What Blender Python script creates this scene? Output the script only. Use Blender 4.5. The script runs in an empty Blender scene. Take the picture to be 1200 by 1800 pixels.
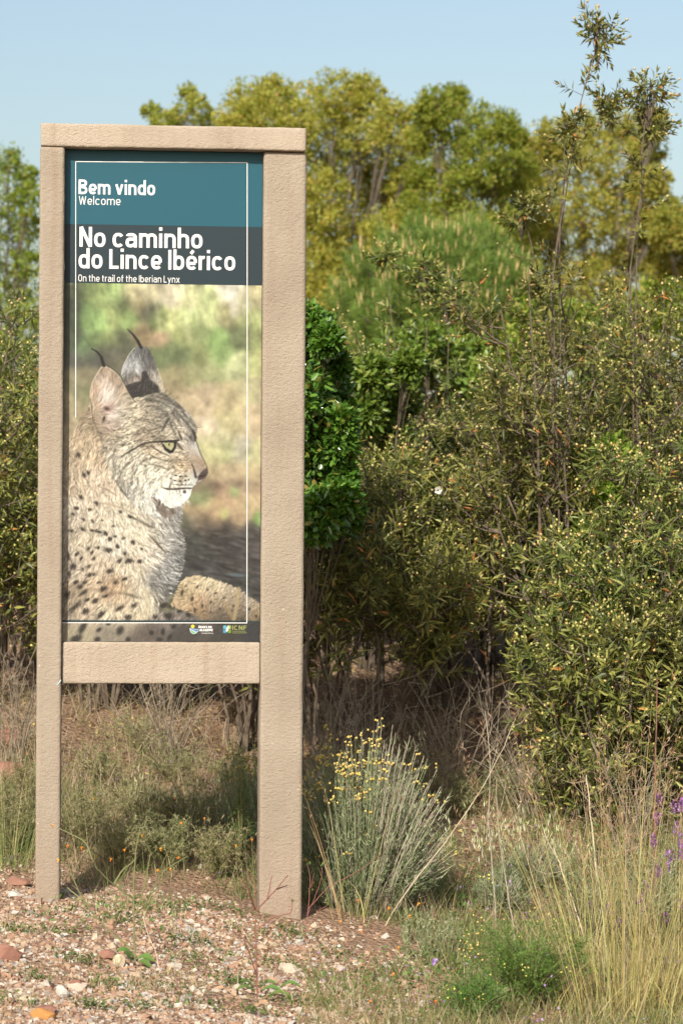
import bpy, bmesh, math, random
import numpy as np
from mathutils import Vector, Matrix

scene = bpy.context.scene
# ---------------------------------------------------------------- camera, sky, sun, exposure
FPX, CAMH = 4664.0, 1.25                       # focal length in photograph pixels (1200 x 1800), eye height
cam_data = bpy.data.cameras.new('camera')
cam = bpy.data.objects.new('camera', cam_data)
scene.collection.objects.link(cam)
cam.location = (0, 0, CAMH)
cam.rotation_euler = (math.radians(90), 0, 0)
cam_data.sensor_fit = 'VERTICAL'
cam_data.sensor_height = 36.0
cam_data.lens = FPX/1800*36.0
cam_data.clip_start = 0.1
cam_data.clip_end = 2000
cam_data.dof.use_dof = True
cam_data.dof.focus_distance = 8.0
cam_data.dof.aperture_fstop = 7.6
scene.camera = cam

SUN_AZ, SUN_EL = math.radians(19), math.radians(36)      # left of the camera axis, behind the camera
world = bpy.data.worlds.new('World')
scene.world = world
world.use_nodes = True
wn, wl = world.node_tree.nodes, world.node_tree.links
wn.clear()
sky = wn.new('ShaderNodeTexSky'); sky.sky_type = 'NISHITA'; sky.sun_disc = False
sky.sun_elevation = SUN_EL; sky.sun_rotation = math.pi+SUN_AZ
sky.air_density = 1.2; sky.dust_density = 2.9; sky.ozone_density = 0.5
bgn = wn.new('ShaderNodeBackground'); bgn.inputs['Strength'].default_value = 0.12
wo = wn.new('ShaderNodeOutputWorld')
wl.new(sky.outputs[0], bgn.inputs[0]); wl.new(bgn.outputs[0], wo.inputs[0])

sun_data = bpy.data.lights.new('sun', 'SUN')
sun_data.energy = 5.0; sun_data.angle = math.radians(0.53); sun_data.color = (1.0, 0.935, 0.84)
sun = bpy.data.objects.new('sun', sun_data)
scene.collection.objects.link(sun)
SUNV = Vector((-math.sin(SUN_AZ)*math.cos(SUN_EL), -math.cos(SUN_AZ)*math.cos(SUN_EL), math.sin(SUN_EL)))
sun.rotation_euler = SUNV.to_track_quat('Z', 'Y').to_euler()
sun.location = SUNV*30

scene.render.engine = 'CYCLES'
scene.cycles.use_denoising = True
scene.cycles.max_bounces = 6
scene.cycles.transparent_max_bounces = 8
scene.view_settings.view_transform = 'Standard'
scene.view_settings.look = 'None'
scene.view_settings.gamma = 1.0
scene.view_settings.use_curve_mapping = False
scene.view_settings.exposure = 0.4

# ---------------------------------------------------------------- helpers
COL = scene.collection
def srgb(r, g, b):
    f = lambda c: c/12.92 if c <= .04045 else ((c+.055)/1.055)**2.4
    return (f(r/255), f(g/255), f(b/255))

def tag(o, label=None, cat=None, group=None, kind=None):
    if label: o['label'] = label
    if cat: o['category'] = cat
    if group: o['group'] = group
    if kind: o['kind'] = kind
    return o

def empty(name, loc, rz=0.0, label=None, cat=None, group=None):
    o = bpy.data.objects.new(name, None); COL.objects.link(o)
    o.location = loc; o.rotation_euler = (0, 0, rz); o.empty_display_size = .1
    return tag(o, label, cat, group)

class Geo:
    """batches of vertices and equal-sided faces that become ONE mesh object"""
    def __init__(s): s.V, s.F, s.n, s.C = [], [], 0, []
    def add(s, V, F, mi=0):
        V = np.asarray(V, np.float32).reshape(-1, 3); F = np.asarray(F, np.int64)
        if len(V) == 0 or len(F) == 0: return
        s.V.append(V); s.F.append((F+s.n, mi)); s.n += len(V)
    def mesh(s, name, mats, smooth=False):
        me = bpy.data.meshes.new(name)
        V = np.concatenate(s.V)
        me.vertices.add(len(V)); me.vertices.foreach_set('co', V.ravel())
        loops = np.concatenate([f.ravel() for f, _ in s.F])
        sizes = np.concatenate([np.full(len(f), f.shape[1]) for f, _ in s.F])
        mis = np.concatenate([np.full(len(f), m) for f, m in s.F])
        me.loops.add(len(loops)); me.loops.foreach_set('vertex_index', loops.astype(np.int32))
        me.polygons.add(len(sizes))
        me.polygons.foreach_set('loop_start', np.concatenate([[0], np.cumsum(sizes)[:-1]]).astype(np.int32))
        me.polygons.foreach_set('material_index', mis.astype(np.int32))
        me.polygons.foreach_set('use_smooth', np.full(len(sizes), smooth))
        me.update(calc_edges=True)
        for m in (mats if isinstance(mats, (list, tuple)) else [mats]): me.materials.append(m)
        return me
    def build(s, name, mats, parent=None, smooth=False, kind=None):
        o = bpy.data.objects.new(name, s.mesh(name, mats, smooth)); COL.objects.link(o)
        if parent: o.parent = parent
        if kind: o['kind'] = kind
        return o

def nrm(a): return a/(np.linalg.norm(a, axis=-1, keepdims=True)+1e-9)

def tube(g, pts, r, sides=4, mi=0):
    P = np.asarray(pts, float); n = len(P)
    r = np.broadcast_to(np.asarray(r, float), (n,)) if np.ndim(r) else np.full(n, float(r))
    T = nrm(np.gradient(P, axis=0)); ref = np.array([.13, .97, .2]) if abs(T[0, 1]) < .9 else np.array([1., 0, .1])
    A = nrm(np.cross(T, ref)); B = np.cross(T, A)
    a = np.arange(sides)*2*math.pi/sides
    V = P[:, None]+r[:, None, None]*(np.cos(a)[None, :, None]*A[:, None]+np.sin(a)[None, :, None]*B[:, None])
    i = np.arange(n-1)[:, None]*sides; j = np.arange(sides)[None]; k = (j+1) % sides
    F = np.stack([i+j, i+k, i+sides+k, i+sides+j], -1).reshape(-1, 4)
    g.add(V, F, mi)

def bez(a, b, c, n):
    t = np.linspace(0, 1, n)[:, None]
    return (1-t)**2*np.asarray(a, float)+2*t*(1-t)*np.asarray(b, float)+t*t*np.asarray(c, float)

# leaf templates: x along the leaf, y across (-.5 .. .5), z relief
LEAF6 = (np.array([[0, 0, 0], [.4, -.5, .03], [.45, 0, -.03], [.4, .5, .03], [1, 0, -.1]], float), np.array([[0, 1, 2], [0, 2, 3], [1, 4, 2], [2, 4, 3]]))
LEAFQ = (np.array([[0, 0, 0], [.5, -.5, .04], [1, 0, 0], [.5, .5, .04]], float), np.array([[0, 1, 2, 3]]))
LEAFT = (np.array([[0, -.5, 0], [0, .5, 0], [1, 0, 0]], float), np.array([[0, 1, 2]]))
OVAL = (np.array([[0, 0, 0], [.3, -.42, .03], [.72, -.4, .02], [1, 0, -.03], [.72, .4, .02], [.3, .42, .03]], float), np.array([[0, 1, 2, 3], [0, 3, 4, 5]]))
OCT = (np.array([[1, 0, 0], [-1, 0, 0], [0, 1, 0], [0, -1, 0], [0, 0, 1], [0, 0, -1]], float)*.5, np.array([[0, 2, 4], [2, 1, 4], [1, 3, 4], [3, 0, 4], [2, 0, 5], [1, 2, 5], [3, 1, 5], [0, 3, 5]]))

def place(g, tmpl, pos, d, up, L, Wd, mi=0, thick=None):
    """put a template at every pos, x axis along d, width across, relief along the normal"""
    pos = np.asarray(pos, float); m = len(pos)
    if m == 0: return
    X = nrm(np.asarray(d, float)); Y = nrm(np.cross(np.asarray(up, float), X)); Z = np.cross(X, Y)
    L = np.broadcast_to(L, (m,)); Wd = np.broadcast_to(Wd, (m,)); Th = L if thick is None else np.broadcast_to(thick, (m,))
    V0, F0 = tmpl; n = len(V0)
    V = pos[:, None]+V0[None, :, 0:1]*(X*L[:, None])[:, None]+V0[None, :, 1:2]*(Y*Wd[:, None])[:, None]+V0[None, :, 2:3]*(Z*Th[:, None])[:, None]
    F = F0[None]+(np.arange(m)*n)[:, None, None]
    g.add(V, F.reshape(-1, F0.shape[1]), mi)

def blades(g, pos, az, lean, L, Wd, rs, seg=3, droop=.6, mi=0):
    """grass blades / thin stalks: ribbons that bend over"""
    m = len(pos); t = np.linspace(0, 1, seg+1)
    hd = np.stack([np.cos(az), np.sin(az), 0*az], -1); sd = np.stack([-np.sin(az), np.cos(az), 0*az], -1)
    face = rs.uniform(0, math.pi, m); sd = sd*np.cos(face)[:, None]+hd*np.sin(face)[:, None]
    ang = lean[:, None]+droop*np.broadcast_to(t[None]**1.6, (m, seg+1))*rs.uniform(.2, 1., (m, 1))
    dl = (L/seg)[:, None]
    hx = np.cumsum(np.sin(ang)*dl, 1)-np.sin(ang[:, :1])*dl; hz = np.cumsum(np.cos(ang)*dl, 1)-np.cos(ang[:, :1])*dl
    P = pos[:, None]+hx[..., None]*hd[:, None]+np.stack([0*hz, 0*hz, hz], -1)
    w = (Wd[:, None]*(1-.9*t[None]**1.5)*.5)[..., None]*sd[:, None]
    V = np.stack([P-w, P+w], 2).reshape(m, -1, 3)
    i = np.arange(seg)*2; F0 = np.stack([i, i+1, i+3, i+2], -1)
    g.add(V, (F0[None]+(np.arange(m)*2*(seg+1))[:, None, None]).reshape(-1, 4), mi)
    return P[:, -1]

# ---------------------------------------------------------------- materials
def new_mat(name):
    m = bpy.data.materials.new(name); m.use_nodes = True
    nt = m.node_tree; nt.nodes.clear()
    out = nt.nodes.new('ShaderNodeOutputMaterial')
    return m, nt, nt.nodes, nt.links, out

def ramp_node(N, cols, interp='LINEAR'):
    r = N.new('ShaderNodeValToRGB'); e = r.color_ramp.elements; r.color_ramp.interpolation = interp
    while len(e) < len(cols): e.new(0.5)
    for k, (p, c) in enumerate(cols): e[k].position = p; e[k].color = (*c, 1)
    return r

def leaf_mat(name, cols, transl=.25, rough=.5, spec=.35, objvar=.16):
    m, nt, N, Lk, out = new_mat(name)
    geo = N.new('ShaderNodeNewGeometry'); r = ramp_node(N, cols)
    Lk.new(geo.outputs['Random Per Island'], r.inputs[0])
    oi = N.new('ShaderNodeObjectInfo')
    mr = N.new('ShaderNodeMapRange'); mr.inputs[3].default_value = 1-objvar; mr.inputs[4].default_value = 1+objvar
    Lk.new(oi.outputs['Random'], mr.inputs[0])
    hsv = N.new('ShaderNodeHueSaturation'); Lk.new(mr.outputs[0], hsv.inputs['Value'])
    mh = N.new('ShaderNodeMapRange'); mh.inputs[3].default_value = .482; mh.inputs[4].default_value = .522; fr = N.new('ShaderNodeMath'); fr.operation = 'MULTIPLY'; fr.inputs[1].default_value = 7.3; fc = N.new('ShaderNodeMath'); fc.operation = 'FRACT'
    Lk.new(oi.outputs['Random'], fr.inputs[0]); Lk.new(fr.outputs[0], fc.inputs[0]); Lk.new(fc.outputs[0], mh.inputs[0]); Lk.new(mh.outputs[0], hsv.inputs['Hue']); Lk.new(r.outputs[0], hsv.inputs['Color'])
    p = N.new('ShaderNodeBsdfPrincipled'); p.inputs['Roughness'].default_value = rough; p.inputs['Specular IOR Level'].default_value = spec
    Lk.new(hsv.outputs[0], p.inputs['Base Color'])
    if transl > 0:
        tr = N.new('ShaderNodeBsdfTranslucent'); h2 = N.new('ShaderNodeHueSaturation'); h2.inputs['Value'].default_value = 1.35; h2.inputs['Saturation'].default_value = 1.1
        Lk.new(hsv.outputs[0], h2.inputs['Color']); Lk.new(h2.outputs[0], tr.inputs['Color'])
        mx = N.new('ShaderNodeMixShader'); mx.inputs[0].default_value = transl
        Lk.new(p.outputs[0], mx.inputs[1]); Lk.new(tr.outputs[0], mx.inputs[2]); Lk.new(mx.outputs[0], out.inputs[0])
    else: Lk.new(p.outputs[0], out.inputs[0])
    return m

def bark_mat(name, a, b, scale=30):
    m, nt, N, Lk, out = new_mat(name)
    tc = N.new('ShaderNodeTexCoord'); nz = N.new('ShaderNodeTexNoise'); nz.inputs['Scale'].default_value = scale; nz.inputs['Detail'].default_value = 4
    Lk.new(tc.outputs['Object'], nz.inputs['Vector']); r = ramp_node(N, [(.3, a), (.7, b)]); Lk.new(nz.outputs[0], r.inputs[0])
    p = N.new('ShaderNodeBsdfPrincipled'); p.inputs['Roughness'].default_value = .85; p.inputs['Specular IOR Level'].default_value = .2
    Lk.new(r.outputs[0], p.inputs['Base Color']); Lk.new(p.outputs[0], out.inputs[0])
    return m

def flat_mat(name, col, rough=.5, spec=.3):
    m, nt, N, Lk, out = new_mat(name)
    p = N.new('ShaderNodeBsdfPrincipled'); p.inputs['Base Color'].default_value = (*col, 1); p.inputs['Roughness'].default_value = rough; p.inputs['Specular IOR Level'].default_value = spec
    Lk.new(p.outputs[0], out.inputs[0]); return m

M = {}
M['rockrose'] = leaf_mat('rockrose_leaf', [(0, (.050, .068, .017)), (.35, (.110, .130, .029)), (.7, (.185, .198, .044)), (.90, (.28, .28, .072)), (.977, (.33, .305, .09)), (.987, (.44, .22, .06)), (1, (.48, .22, .06))], .22, .45, .35, .26)
M['bud'] = leaf_mat('flower_bud', [(0, (.42, .40, .12)), (.6, (.50, .43, .16)), (.8, (.50, .32, .14)), (1, (.56, .47, .22))], .1, .5, .3)
M['petal'] = leaf_mat('white_petal', [(0, (.60, .59, .52)), (1, (.68, .67, .6))], .3, .5, .2)
M['stem'] = bark_mat('shrub_stem', (.07, .052, .038), (.17, .135, .10), 40)
M['redstem'] = bark_mat('reddish_stem', (.12, .05, .035), (.22, .12, .09), 30)
M['deadwood'] = bark_mat('dry_twig', (.20, .17, .13), (.38, .33, .26), 50)
M['oak'] = leaf_mat('oak_leaf', [(0, (0.160, 0.188, 0.034)), (.4, (0.296, 0.314, 0.057)), (.75, (0.422, 0.399, 0.085)), (.93, (0.502, 0.410, 0.114)), (.975, (0.524, 0.342, 0.103)), (1, (0.570, 0.319, 0.103))], .48, .55, .2)
M['oakgreen'] = leaf_mat('oak_leaf_green', [(0, (0.128, 0.209, 0.029)), (.5, (0.255, 0.336, 0.049)), (.9, (0.383, 0.418, 0.079)), (1, (0.487, 0.383, 0.104))], .48, .55, .2)
M['bark'] = bark_mat('cork_bark', (.07, .06, .048), (.18, .15, .12), 12)
M['needle'] = leaf_mat('pine_needle', [(0, (.08, .135, .022)), (.6, (.145, .205, .036)), (1, (.22, .265, .055))], .22, .5, .3)
M['candle'] = leaf_mat('pine_candle', [(0, (.40, .28, .13)), (1, (.56, .42, .20))], 0, .6, .2)
M['glossy'] = leaf_mat('glossy_leaf', [(0, (0.037, 0.086, 0.011)), (.5, (0.075, 0.161, 0.021)), (.9, (0.138, 0.253, 0.034)), (1, (0.253, 0.184, 0.046))], .25, .25, .6)
M['glossylight'] = leaf_mat('light_glossy_leaf', [(0, (.07, .13, .02)), (.6, (.13, .22, .03)), (1, (.22, .28, .05))], .28, .35, .45)
# ---------------------------------------------------------------- the printed lynx picture
PX0, PY0, PW, PH = 110, 497, 356, 634          # the print's frame, in print units

def paint_picture():
    rs = np.random.RandomState(5)
    S = 1.25
    W, Hh = int(PW*S), int(PH*S)
    xx, yy = np.meshgrid((np.arange(W)+.5)/S+PX0, (np.arange(Hh)+.5)/S+PY0)

    def blur(a, s):
        s *= S
        fy = np.fft.fftfreq(a.shape[0]+64)[:, None]; fx = np.fft.rfftfreq(a.shape[1]+64)[None]
        g = np.exp(-2*(math.pi*s)**2*(fy**2+fx**2))
        if a.ndim == 3:
            return np.stack([blur(a[..., k], s/S) for k in range(a.shape[2])], -1)
        p = np.pad(a, 32, mode='edge')
        return np.fft.irfft2(np.fft.rfft2(p)*g, s=p.shape)[32:-32, 32:-32]

    def field(sp, r):
        num = np.zeros((Hh, W, 3)); den = np.full((Hh, W), 1e-9)
        for s in sp:
            x, y, c = s[0], s[1], s[2]
            rr = s[3] if len(s) > 3 else r
            w = np.exp(-((xx-x)**2+(yy-y)**2)/(2*rr*rr)) + 1e-5/(1+((xx-x)**2+(yy-y)**2)/400)
            num += w[..., None]*np.array(c, float); den += w
        return num/den[..., None]

    def poly(pts, soft=0.8):
        ins = np.zeros((Hh, W), bool)
        n = len(pts)
        for i in range(n):
            x1, y1 = pts[i]; x2, y2 = pts[(i+1) % n]
            if y1 == y2: continue
            c = (yy > min(y1, y2)) & (yy <= max(y1, y2)) & (xx < (yy-y1)*(x2-x1)/(y2-y1)+x1)
            ins ^= c
        m = ins.astype(float)
        return blur(m, soft) if soft > 0 else m

    def box(x0, y0, x1, y1):
        return (slice(max(0, int((y0-PY0)*S)), max(1, int((y1-PY0)*S)+1)), slice(max(0, int((x0-PX0)*S)), max(1, int((x1-PX0)*S)+1)))

    def dist_line(pts, widths, xx, yy):
        best = np.full(xx.shape, -1e3)
        for i in range(len(pts)-1):
            (x1, y1), (x2, y2) = pts[i], pts[i+1]
            dx, dy = x2-x1, y2-y1
            t = np.clip(((xx-x1)*dx+(yy-y1)*dy)/(dx*dx+dy*dy+1e-9), 0, 1)
            d = np.hypot(xx-x1-t*dx, yy-y1-t*dy)
            best = np.maximum(best, widths[i]*(1-t)+widths[i+1]*t-d)
        return best

    def sample(a, px, py):
        ix = np.clip((px-PX0)*S-.5, 0, W-1.01); iy = np.clip((py-PY0)*S-.5, 0, Hh-1.01)
        i, j = ix.astype(int), iy.astype(int); fx, fy = ix-i, iy-j
        return (a[j, i]*(1-fx)+a[j, i+1]*fx)*(1-fy)+(a[j+1, i]*(1-fx)+a[j+1, i+1]*fx)*fy

    def lic(noise, dx, dy, n, step=.7):
        px, py = xx.copy(), yy.copy(); acc = noise.copy()
        for _ in range(n):
            vx, vy = sample(dx, px, py), sample(dy, px, py)
            px = px-vx*step; py = py-vy*step
            acc += sample(noise, px, py)
        return acc/(n+1)

    # direction the coat grows in
    dirs = [(130, 800, -.3, 1), (160, 850, .1, 1), (140, 950, -.2, 1), (200, 930, .2, 1), (250, 950, .5, 1), (300, 930, .9, .5), (320, 960, 1, .2),
            (320, 1000, .9, .5), (290, 1030, .8, .7), (200, 1000, -.1, 1), (150, 1060, -.5, .8), (220, 1060, -.3, .8), (260, 1060, .2, 1), (340, 1040, .3, -1), (390, 1040, .6, -.8),
            (430, 1060, .6, -.6), (340, 1080, -.6, .5), (150, 1110, -.5, .9), (250, 1110, -.5, .9),
            (300, 720, -.9, -.5), (330, 750, -.5, -.9), (260, 740, -.9, .3), (220, 760, -.8, .5), (280, 765, -.9, .2), (230, 790, -.8, .6), (200, 820, -.3, 1), (250, 820, -.7, .7),
            (290, 810, -.8, .5), (320, 815, -.9, .3), (240, 860, -.1, 1), (270, 880, .4, 1), (300, 870, .2, 1), (325, 870, .3, 1), (290, 845, -.8, .5), (220, 870, .3, 1),
            (190, 690, -.5, .7), (175, 680, .5, .4), (205, 690, -.6, .5), (200, 735, -.5, -.8), (230, 640, .1, 1), (260, 640, .2, 1), (335, 800, -.6, -.8), (340, 790, -.6, -.8)]
    num = np.zeros((Hh, W, 2)); den = np.full((Hh, W), 1e-9)
    for x, y, a, b in dirs:
        w = np.exp(-((xx-x)**2+(yy-y)**2)/(2*26.**2))+1e-7
        l = math.hypot(a, b); num += w[..., None]*np.array([a/l, b/l]); den += w
    d = num/den[..., None]
    ang = blur(rs.randn(Hh, W), 3); ang *= .3/ang.std()
    d /= np.linalg.norm(d, axis=2, keepdims=True)+1e-9
    ca, sa = np.cos(ang), np.sin(ang)
    dx, dy = d[..., 0]*ca-d[..., 1]*sa, d[..., 0]*sa+d[..., 1]*ca
    white = blur(rs.randn(Hh, W), .35)
    fur = lic(white, dx, dy, 12); fur = (fur-blur(fur, 6)); fur /= fur.std()
    shortf = lic(white, dx, dy, 5); shortf = shortf-blur(shortf, 4); shortf /= shortf.std()
    clump = lic(blur(rs.randn(Hh, W), 1.2), dx, dy, 14, 1.); clump = clump-blur(clump, 14); clump /= clump.std()
    big = blur(rs.randn(Hh, W), 5); big /= big.std()

    def furry(m, length=6):
        a = lic(m, dx, dy, length, 1.)
        return np.clip((a-.5+.16*fur)*4+.5, 0, 1)*np.clip(a*3, 0, 1)

    img = np.zeros((Hh, W, 3))
    def over(col, m):
        nonlocal img
        img = img*(1-m[..., None])+np.asarray(col, float)*m[..., None]
    def line(pts, w, col, a=1., soft=.8, fr=0.):
        ws = w if isinstance(w, (list, tuple)) else [w]*len(pts)
        g = max(ws)/2+soft*(.5+fr*3)+2
        b = box(min(p[0] for p in pts)-g, min(p[1] for p in pts)-g, max(p[0] for p in pts)+g, max(p[1] for p in pts)+g)
        m = np.clip(dist_line(pts, [v/2 for v in ws], xx[b], yy[b])/soft+.5+fr*fur[b], 0, 1)*a
        img[b] = img[b]*(1-m[..., None])+np.asarray(col, float)*m[..., None]
    def ell(x, y, rx, ry, col, a=1., rot=0., soft=.25, fr=0.):
        c, s = math.cos(rot), math.sin(rot)
        g = max(rx, ry)*1.5+2; bx = box(x-g, y-g, x+g, y+g)
        u, v = (xx[bx]-x)*c+(yy[bx]-y)*s, -(xx[bx]-x)*s+(yy[bx]-y)*c
        m = np.clip((1-np.sqrt((u/rx)**2+(v/ry)**2)+fr*fur[bx])/soft, 0, 1)*a
        img[bx] = img[bx]*(1-m[..., None])+np.asarray(col, float)*m[..., None]

    # --- the out-of-focus ground behind
    bg = [(125,510,(95,105,75)),(150,515,(110,130,70)),(170,520,(168,192,102)),(200,520,(168,196,106)),(230,520,(200,190,130)),(260,515,(208,196,142)),(300,520,(228,216,168)),
      (330,530,(216,216,142)),(360,530,(200,212,130)),(405,512,(222,212,178)),(420,530,(205,200,150)),(445,520,(198,188,128)),(125,550,(72,82,64)),(150,555,(130,165,85)),
      (172,570,(165,208,106)),(200,560,(192,208,112)),(215,545,(108,124,70)),(225,565,(165,208,102)),(245,540,(170,154,98)),(260,550,(88,90,76)),(275,560,(160,182,90)),
      (300,565,(202,206,122)),(330,560,(202,222,127)),(360,555,(206,216,132)),(400,550,(182,176,112)),(440,560,(182,192,112)),(130,600,(92,102,75)),(145,612,(130,172,96)),
      (165,600,(122,148,80)),(190,597,(150,165,90)),(215,600,(106,112,80)),(245,583,(172,146,98)),(281,597,(202,166,118),8),(320,592,(170,180,100)),(350,585,(150,165,95)),
      (380,600,(152,192,96)),(420,590,(126,138,84)),(450,590,(165,175,100)),(130,630,(108,108,94)),(160,625,(98,98,84)),(190,620,(102,102,84)),(205,640,(125,120,90)),
      (290,620,(126,142,84)),(315,622,(122,138,84)),(350,620,(150,160,90)),(385,620,(166,198,106)),(420,640,(196,202,132)),(450,640,(202,206,122)),(130,670,(162,152,106)),
      (150,665,(150,140,100)),(150,690,(140,140,95)),(310,660,(170,160,105)),(340,660,(175,175,110)),(370,650,(180,186,116)),(414,640,(222,232,156),8),(440,680,(206,196,136)),
      (130,720,(182,166,116)),(140,750,(192,172,126)),(300,690,(186,166,116)),(330,700,(206,181,131)),(360,690,(206,181,136)),(400,700,(211,191,131)),
      (410,740,(211,196,131)),(440,740,(216,191,141)),(390,770,(216,206,146)),(380,800,(206,201,131)),(400,790,(206,211,131)),(420,790,(192,182,152)),(445,800,(201,196,131)),
      (380,830,(206,181,126)),(410,830,(201,176,126)),(445,830,(211,186,131)),(350,858,(150,125,95)),(380,858,(142,112,88)),(420,855,(165,135,105)),(450,860,(186,156,116)),
      (345,877,(138,166,95),7),(360,870,(150,170,100)),(345,895,(191,161,111)),(380,885,(217,181,121)),(400,872,(216,176,126)),(412,863,(155,214,98),6),(432,885,(222,191,131)),
      (450,880,(216,191,131)),(457,910,(160,202,100),7),(330,920,(110,110,85)),(350,918,(150,125,95)),(380,910,(206,166,116)),(393,903,(186,196,98),6),(420,910,(206,171,121)),
      (340,940,(80,80,72)),(370,927,(85,80,72)),(400,927,(80,75,68)),(440,935,(90,85,78)),(350,980,(74,74,67)),(400,970,(77,74,69)),(440,970,(90,85,80)),(345,1010,(85,85,80)),
      (380,1010,(80,78,74)),(450,1030,(80,80,74)),(400,1040,(72,72,68)),(450,1000,(84,80,76)),(400,1000,(80,77,72))]
    img = field(bg, 11)
    vn = lic(blur(rs.randn(Hh, W), 2), np.full_like(xx, .25), np.full_like(xx, .97), 18, 1.2); vn /= vn.std()
    img *= 1+.03*(vn*np.clip((640-yy)/60, 0, 1))[..., None]
    line([(133, 500), (137, 560), (130, 610)], 9, (70, 82, 60), .45, 8); line([(172, 502), (190, 535), (205, 548), (225, 520)], 4, (110, 126, 72), .3, 5)
    line([(140, 590), (160, 612)], 3, (90, 110, 70), .5, 4); line([(352, 500), (325, 560), (330, 600)], 9, (232, 226, 170), .3, 7); line([(270, 510), (280, 580)], 8, (226, 218, 160), .3, 7)
    line([(404, 500), (410, 550)], 14, (226, 220, 196), .5, 9); line([(380, 590), (386, 640)], 10, (160, 205, 105), .4, 8)
    over((242, 218, 172), poly([(338, 730), (376, 733), (381, 752), (366, 765), (345, 762)], 3.)*.9)
    hn = lic(blur(rs.randn(Hh, W), 1.6), np.full_like(xx, .97), np.full_like(xx, .2), 14, 1.2); hn = hn-blur(hn, 12); hn /= hn.std()
    img *= 1+.10*(hn*np.clip((yy-915)/25, 0, 1))[..., None]
    det = blur(rs.randn(Hh, W), 2.2); det /= det.std(); det2 = blur(rs.randn(Hh, W), 5); det2 /= det2.std()
    img *= (1+.025*det+.05*det2)[..., None]*np.array([1, 1, 1.])+(.03*blur(rs.randn(Hh, W), 4)/.05*0)[..., None]
    ell(418, 1010, 24, 4.5, (104, 122, 126), .8, .08, .6); ell(413, 955, 13, 5, (112, 100, 102), .6, .3, .8); ell(450, 965, 14, 7, (110, 102, 96), .6, 0, .8)
    line([(385, 943), (435, 935)], 3, (112, 108, 104), .5, 3); ell(340, 968, 5, 7, (84, 104, 88), .5, 0, .8); ell(370, 1003, 8, 4, (112, 106, 104), .6, 0, .8)
    ell(318, 965, 13, 22, (110, 106, 104), .5, .2, .8)

    # --- body
    chest = [(163, 695), (150, 722), (135, 750), (122, 773), (108, 792), (108, 1135), (470, 1135), (470, 1094), (372, 1094), (345, 1078), (318, 1068), (296, 1070), (276, 1073), (279, 1066), (292, 1052),
             (304, 1032), (314, 1012), (320, 988), (323, 962), (320, 938), (314, 918), (318, 903), (318, 880), (250, 860), (200, 780)]
    bc = [(120,800,(206,181,136)),(140,780,(216,187,137)),(160,800,(226,196,146)),(150,740,(175,152,112)),(165,850,(231,206,161)),(125,850,(214,189,144)),(130,900,(226,206,166)),(180,900,(236,216,171)),
      (210,920,(236,221,176)),(150,950,(226,207,162)),(200,960,(236,221,181)),(250,940,(236,221,176)),(280,930,(214,205,170)),(300,915,(172,166,148)),(314,940,(134,130,120)),(298,955,(196,190,166)),
      (316,978,(124,124,114)),(270,980,(236,221,181)),(230,1000,(231,211,166)),(180,1000,(226,201,156)),(130,1000,(214,194,154)),(130,1050,(186,162,122)),(170,1040,(226,196,146)),
      (200,1035,(206,167,117)),(220,1050,(231,201,151)),(250,1050,(226,211,166)),(270,1060,(226,211,166)),(282,1030,(138,133,118)),(292,1050,(108,108,98)),(302,1000,(160,160,146)),(290,1010,(178,174,156)),
      (150,1080,(226,201,156)),(200,1080,(236,216,166)),(240,1080,(226,206,156)),(130,1078,(176,156,121)),(120,940,(206,186,148)),
      (295,1080,(160,145,125)),(325,1076,(142,131,114)),(360,1090,(120,108,92)),(140,1112,(196,180,134)),(200,1112,(168,153,122)),(260,1112,(126,111,93)),(330,1112,(96,88,76)),(400,1112,(88,82,70)),(450,1112,(76,77,74))]
    body = field(bc, 13)*np.array([.955, .955, .985])
    amp = np.clip(1-np.clip((yy-1090)/12, 0, 1)*.6, 0, 1)
    lum = 1+(.06*fur+.075*shortf+.05*clump+.03*big)*amp
    edge = np.clip((xx-262)/40, 0, 1)*np.clip((yy-905)/20, 0, 1)*np.clip((1075-yy)/10, 0, 1)
    bodyc = body*lum[..., None]*(1+.16*(np.abs(fur)*fur*.5*edge))[..., None]
    mb = furry(poly(chest, 1.5), 9)
    over(bodyc, mb)
    # stray pale hairs over the dark ground beside the chest
    hx = rs.uniform(296, 318, 150); hy = rs.uniform(915, 1050, 150)
    for x, y in zip(hx, hy):
        f = (y-915)/135; a = .15+f*.75+rs.uniform(-.2, .2); L = rs.uniform(6, 14)*(1-.3*f); x = x-f*22
        line([(x, y), (x+L*.5*math.cos(a), y+L*.5*math.sin(a)), (x+L*math.cos(a+.12), y+L*math.sin(a+.12))], [.9, .8, .2], (196, 194, 178), rs.uniform(.2, .55), .8)
    # folds, then the spots
    line([(170, 884), (190, 887), (215, 893), (240, 905)], [1, 2, 2, 1], (170, 135, 95), .5, 2, .3)
    line([(228, 908), (245, 915), (262, 925), (272, 927)], [2, 4, 4, 2], (105, 92, 75), .75, 2, .4)
    line([(262, 940), (272, 950), (283, 962), (292, 972)], [1, 3, 3.5, 1.5], (92, 72, 52), .8, 1.2, .2)
    line([(172, 855), (190, 862), (205, 872)], [1, 2.5, 1], (120, 105, 85), .55, 2, .3)
    line([(160, 1034), (190, 1044), (215, 1042), (245, 1050)], [1, 5, 4, 2], (150, 118, 82), .5, 4, .4); line([(190, 1020), (225, 1016), (232, 1012)], [2, 4, 2], (150, 130, 100), .5, 3, .3)
    line([(212, 1042), (235, 1047), (252, 1052)], [2, 4, 2], (110, 100, 82), .6, 3, .4)
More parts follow.
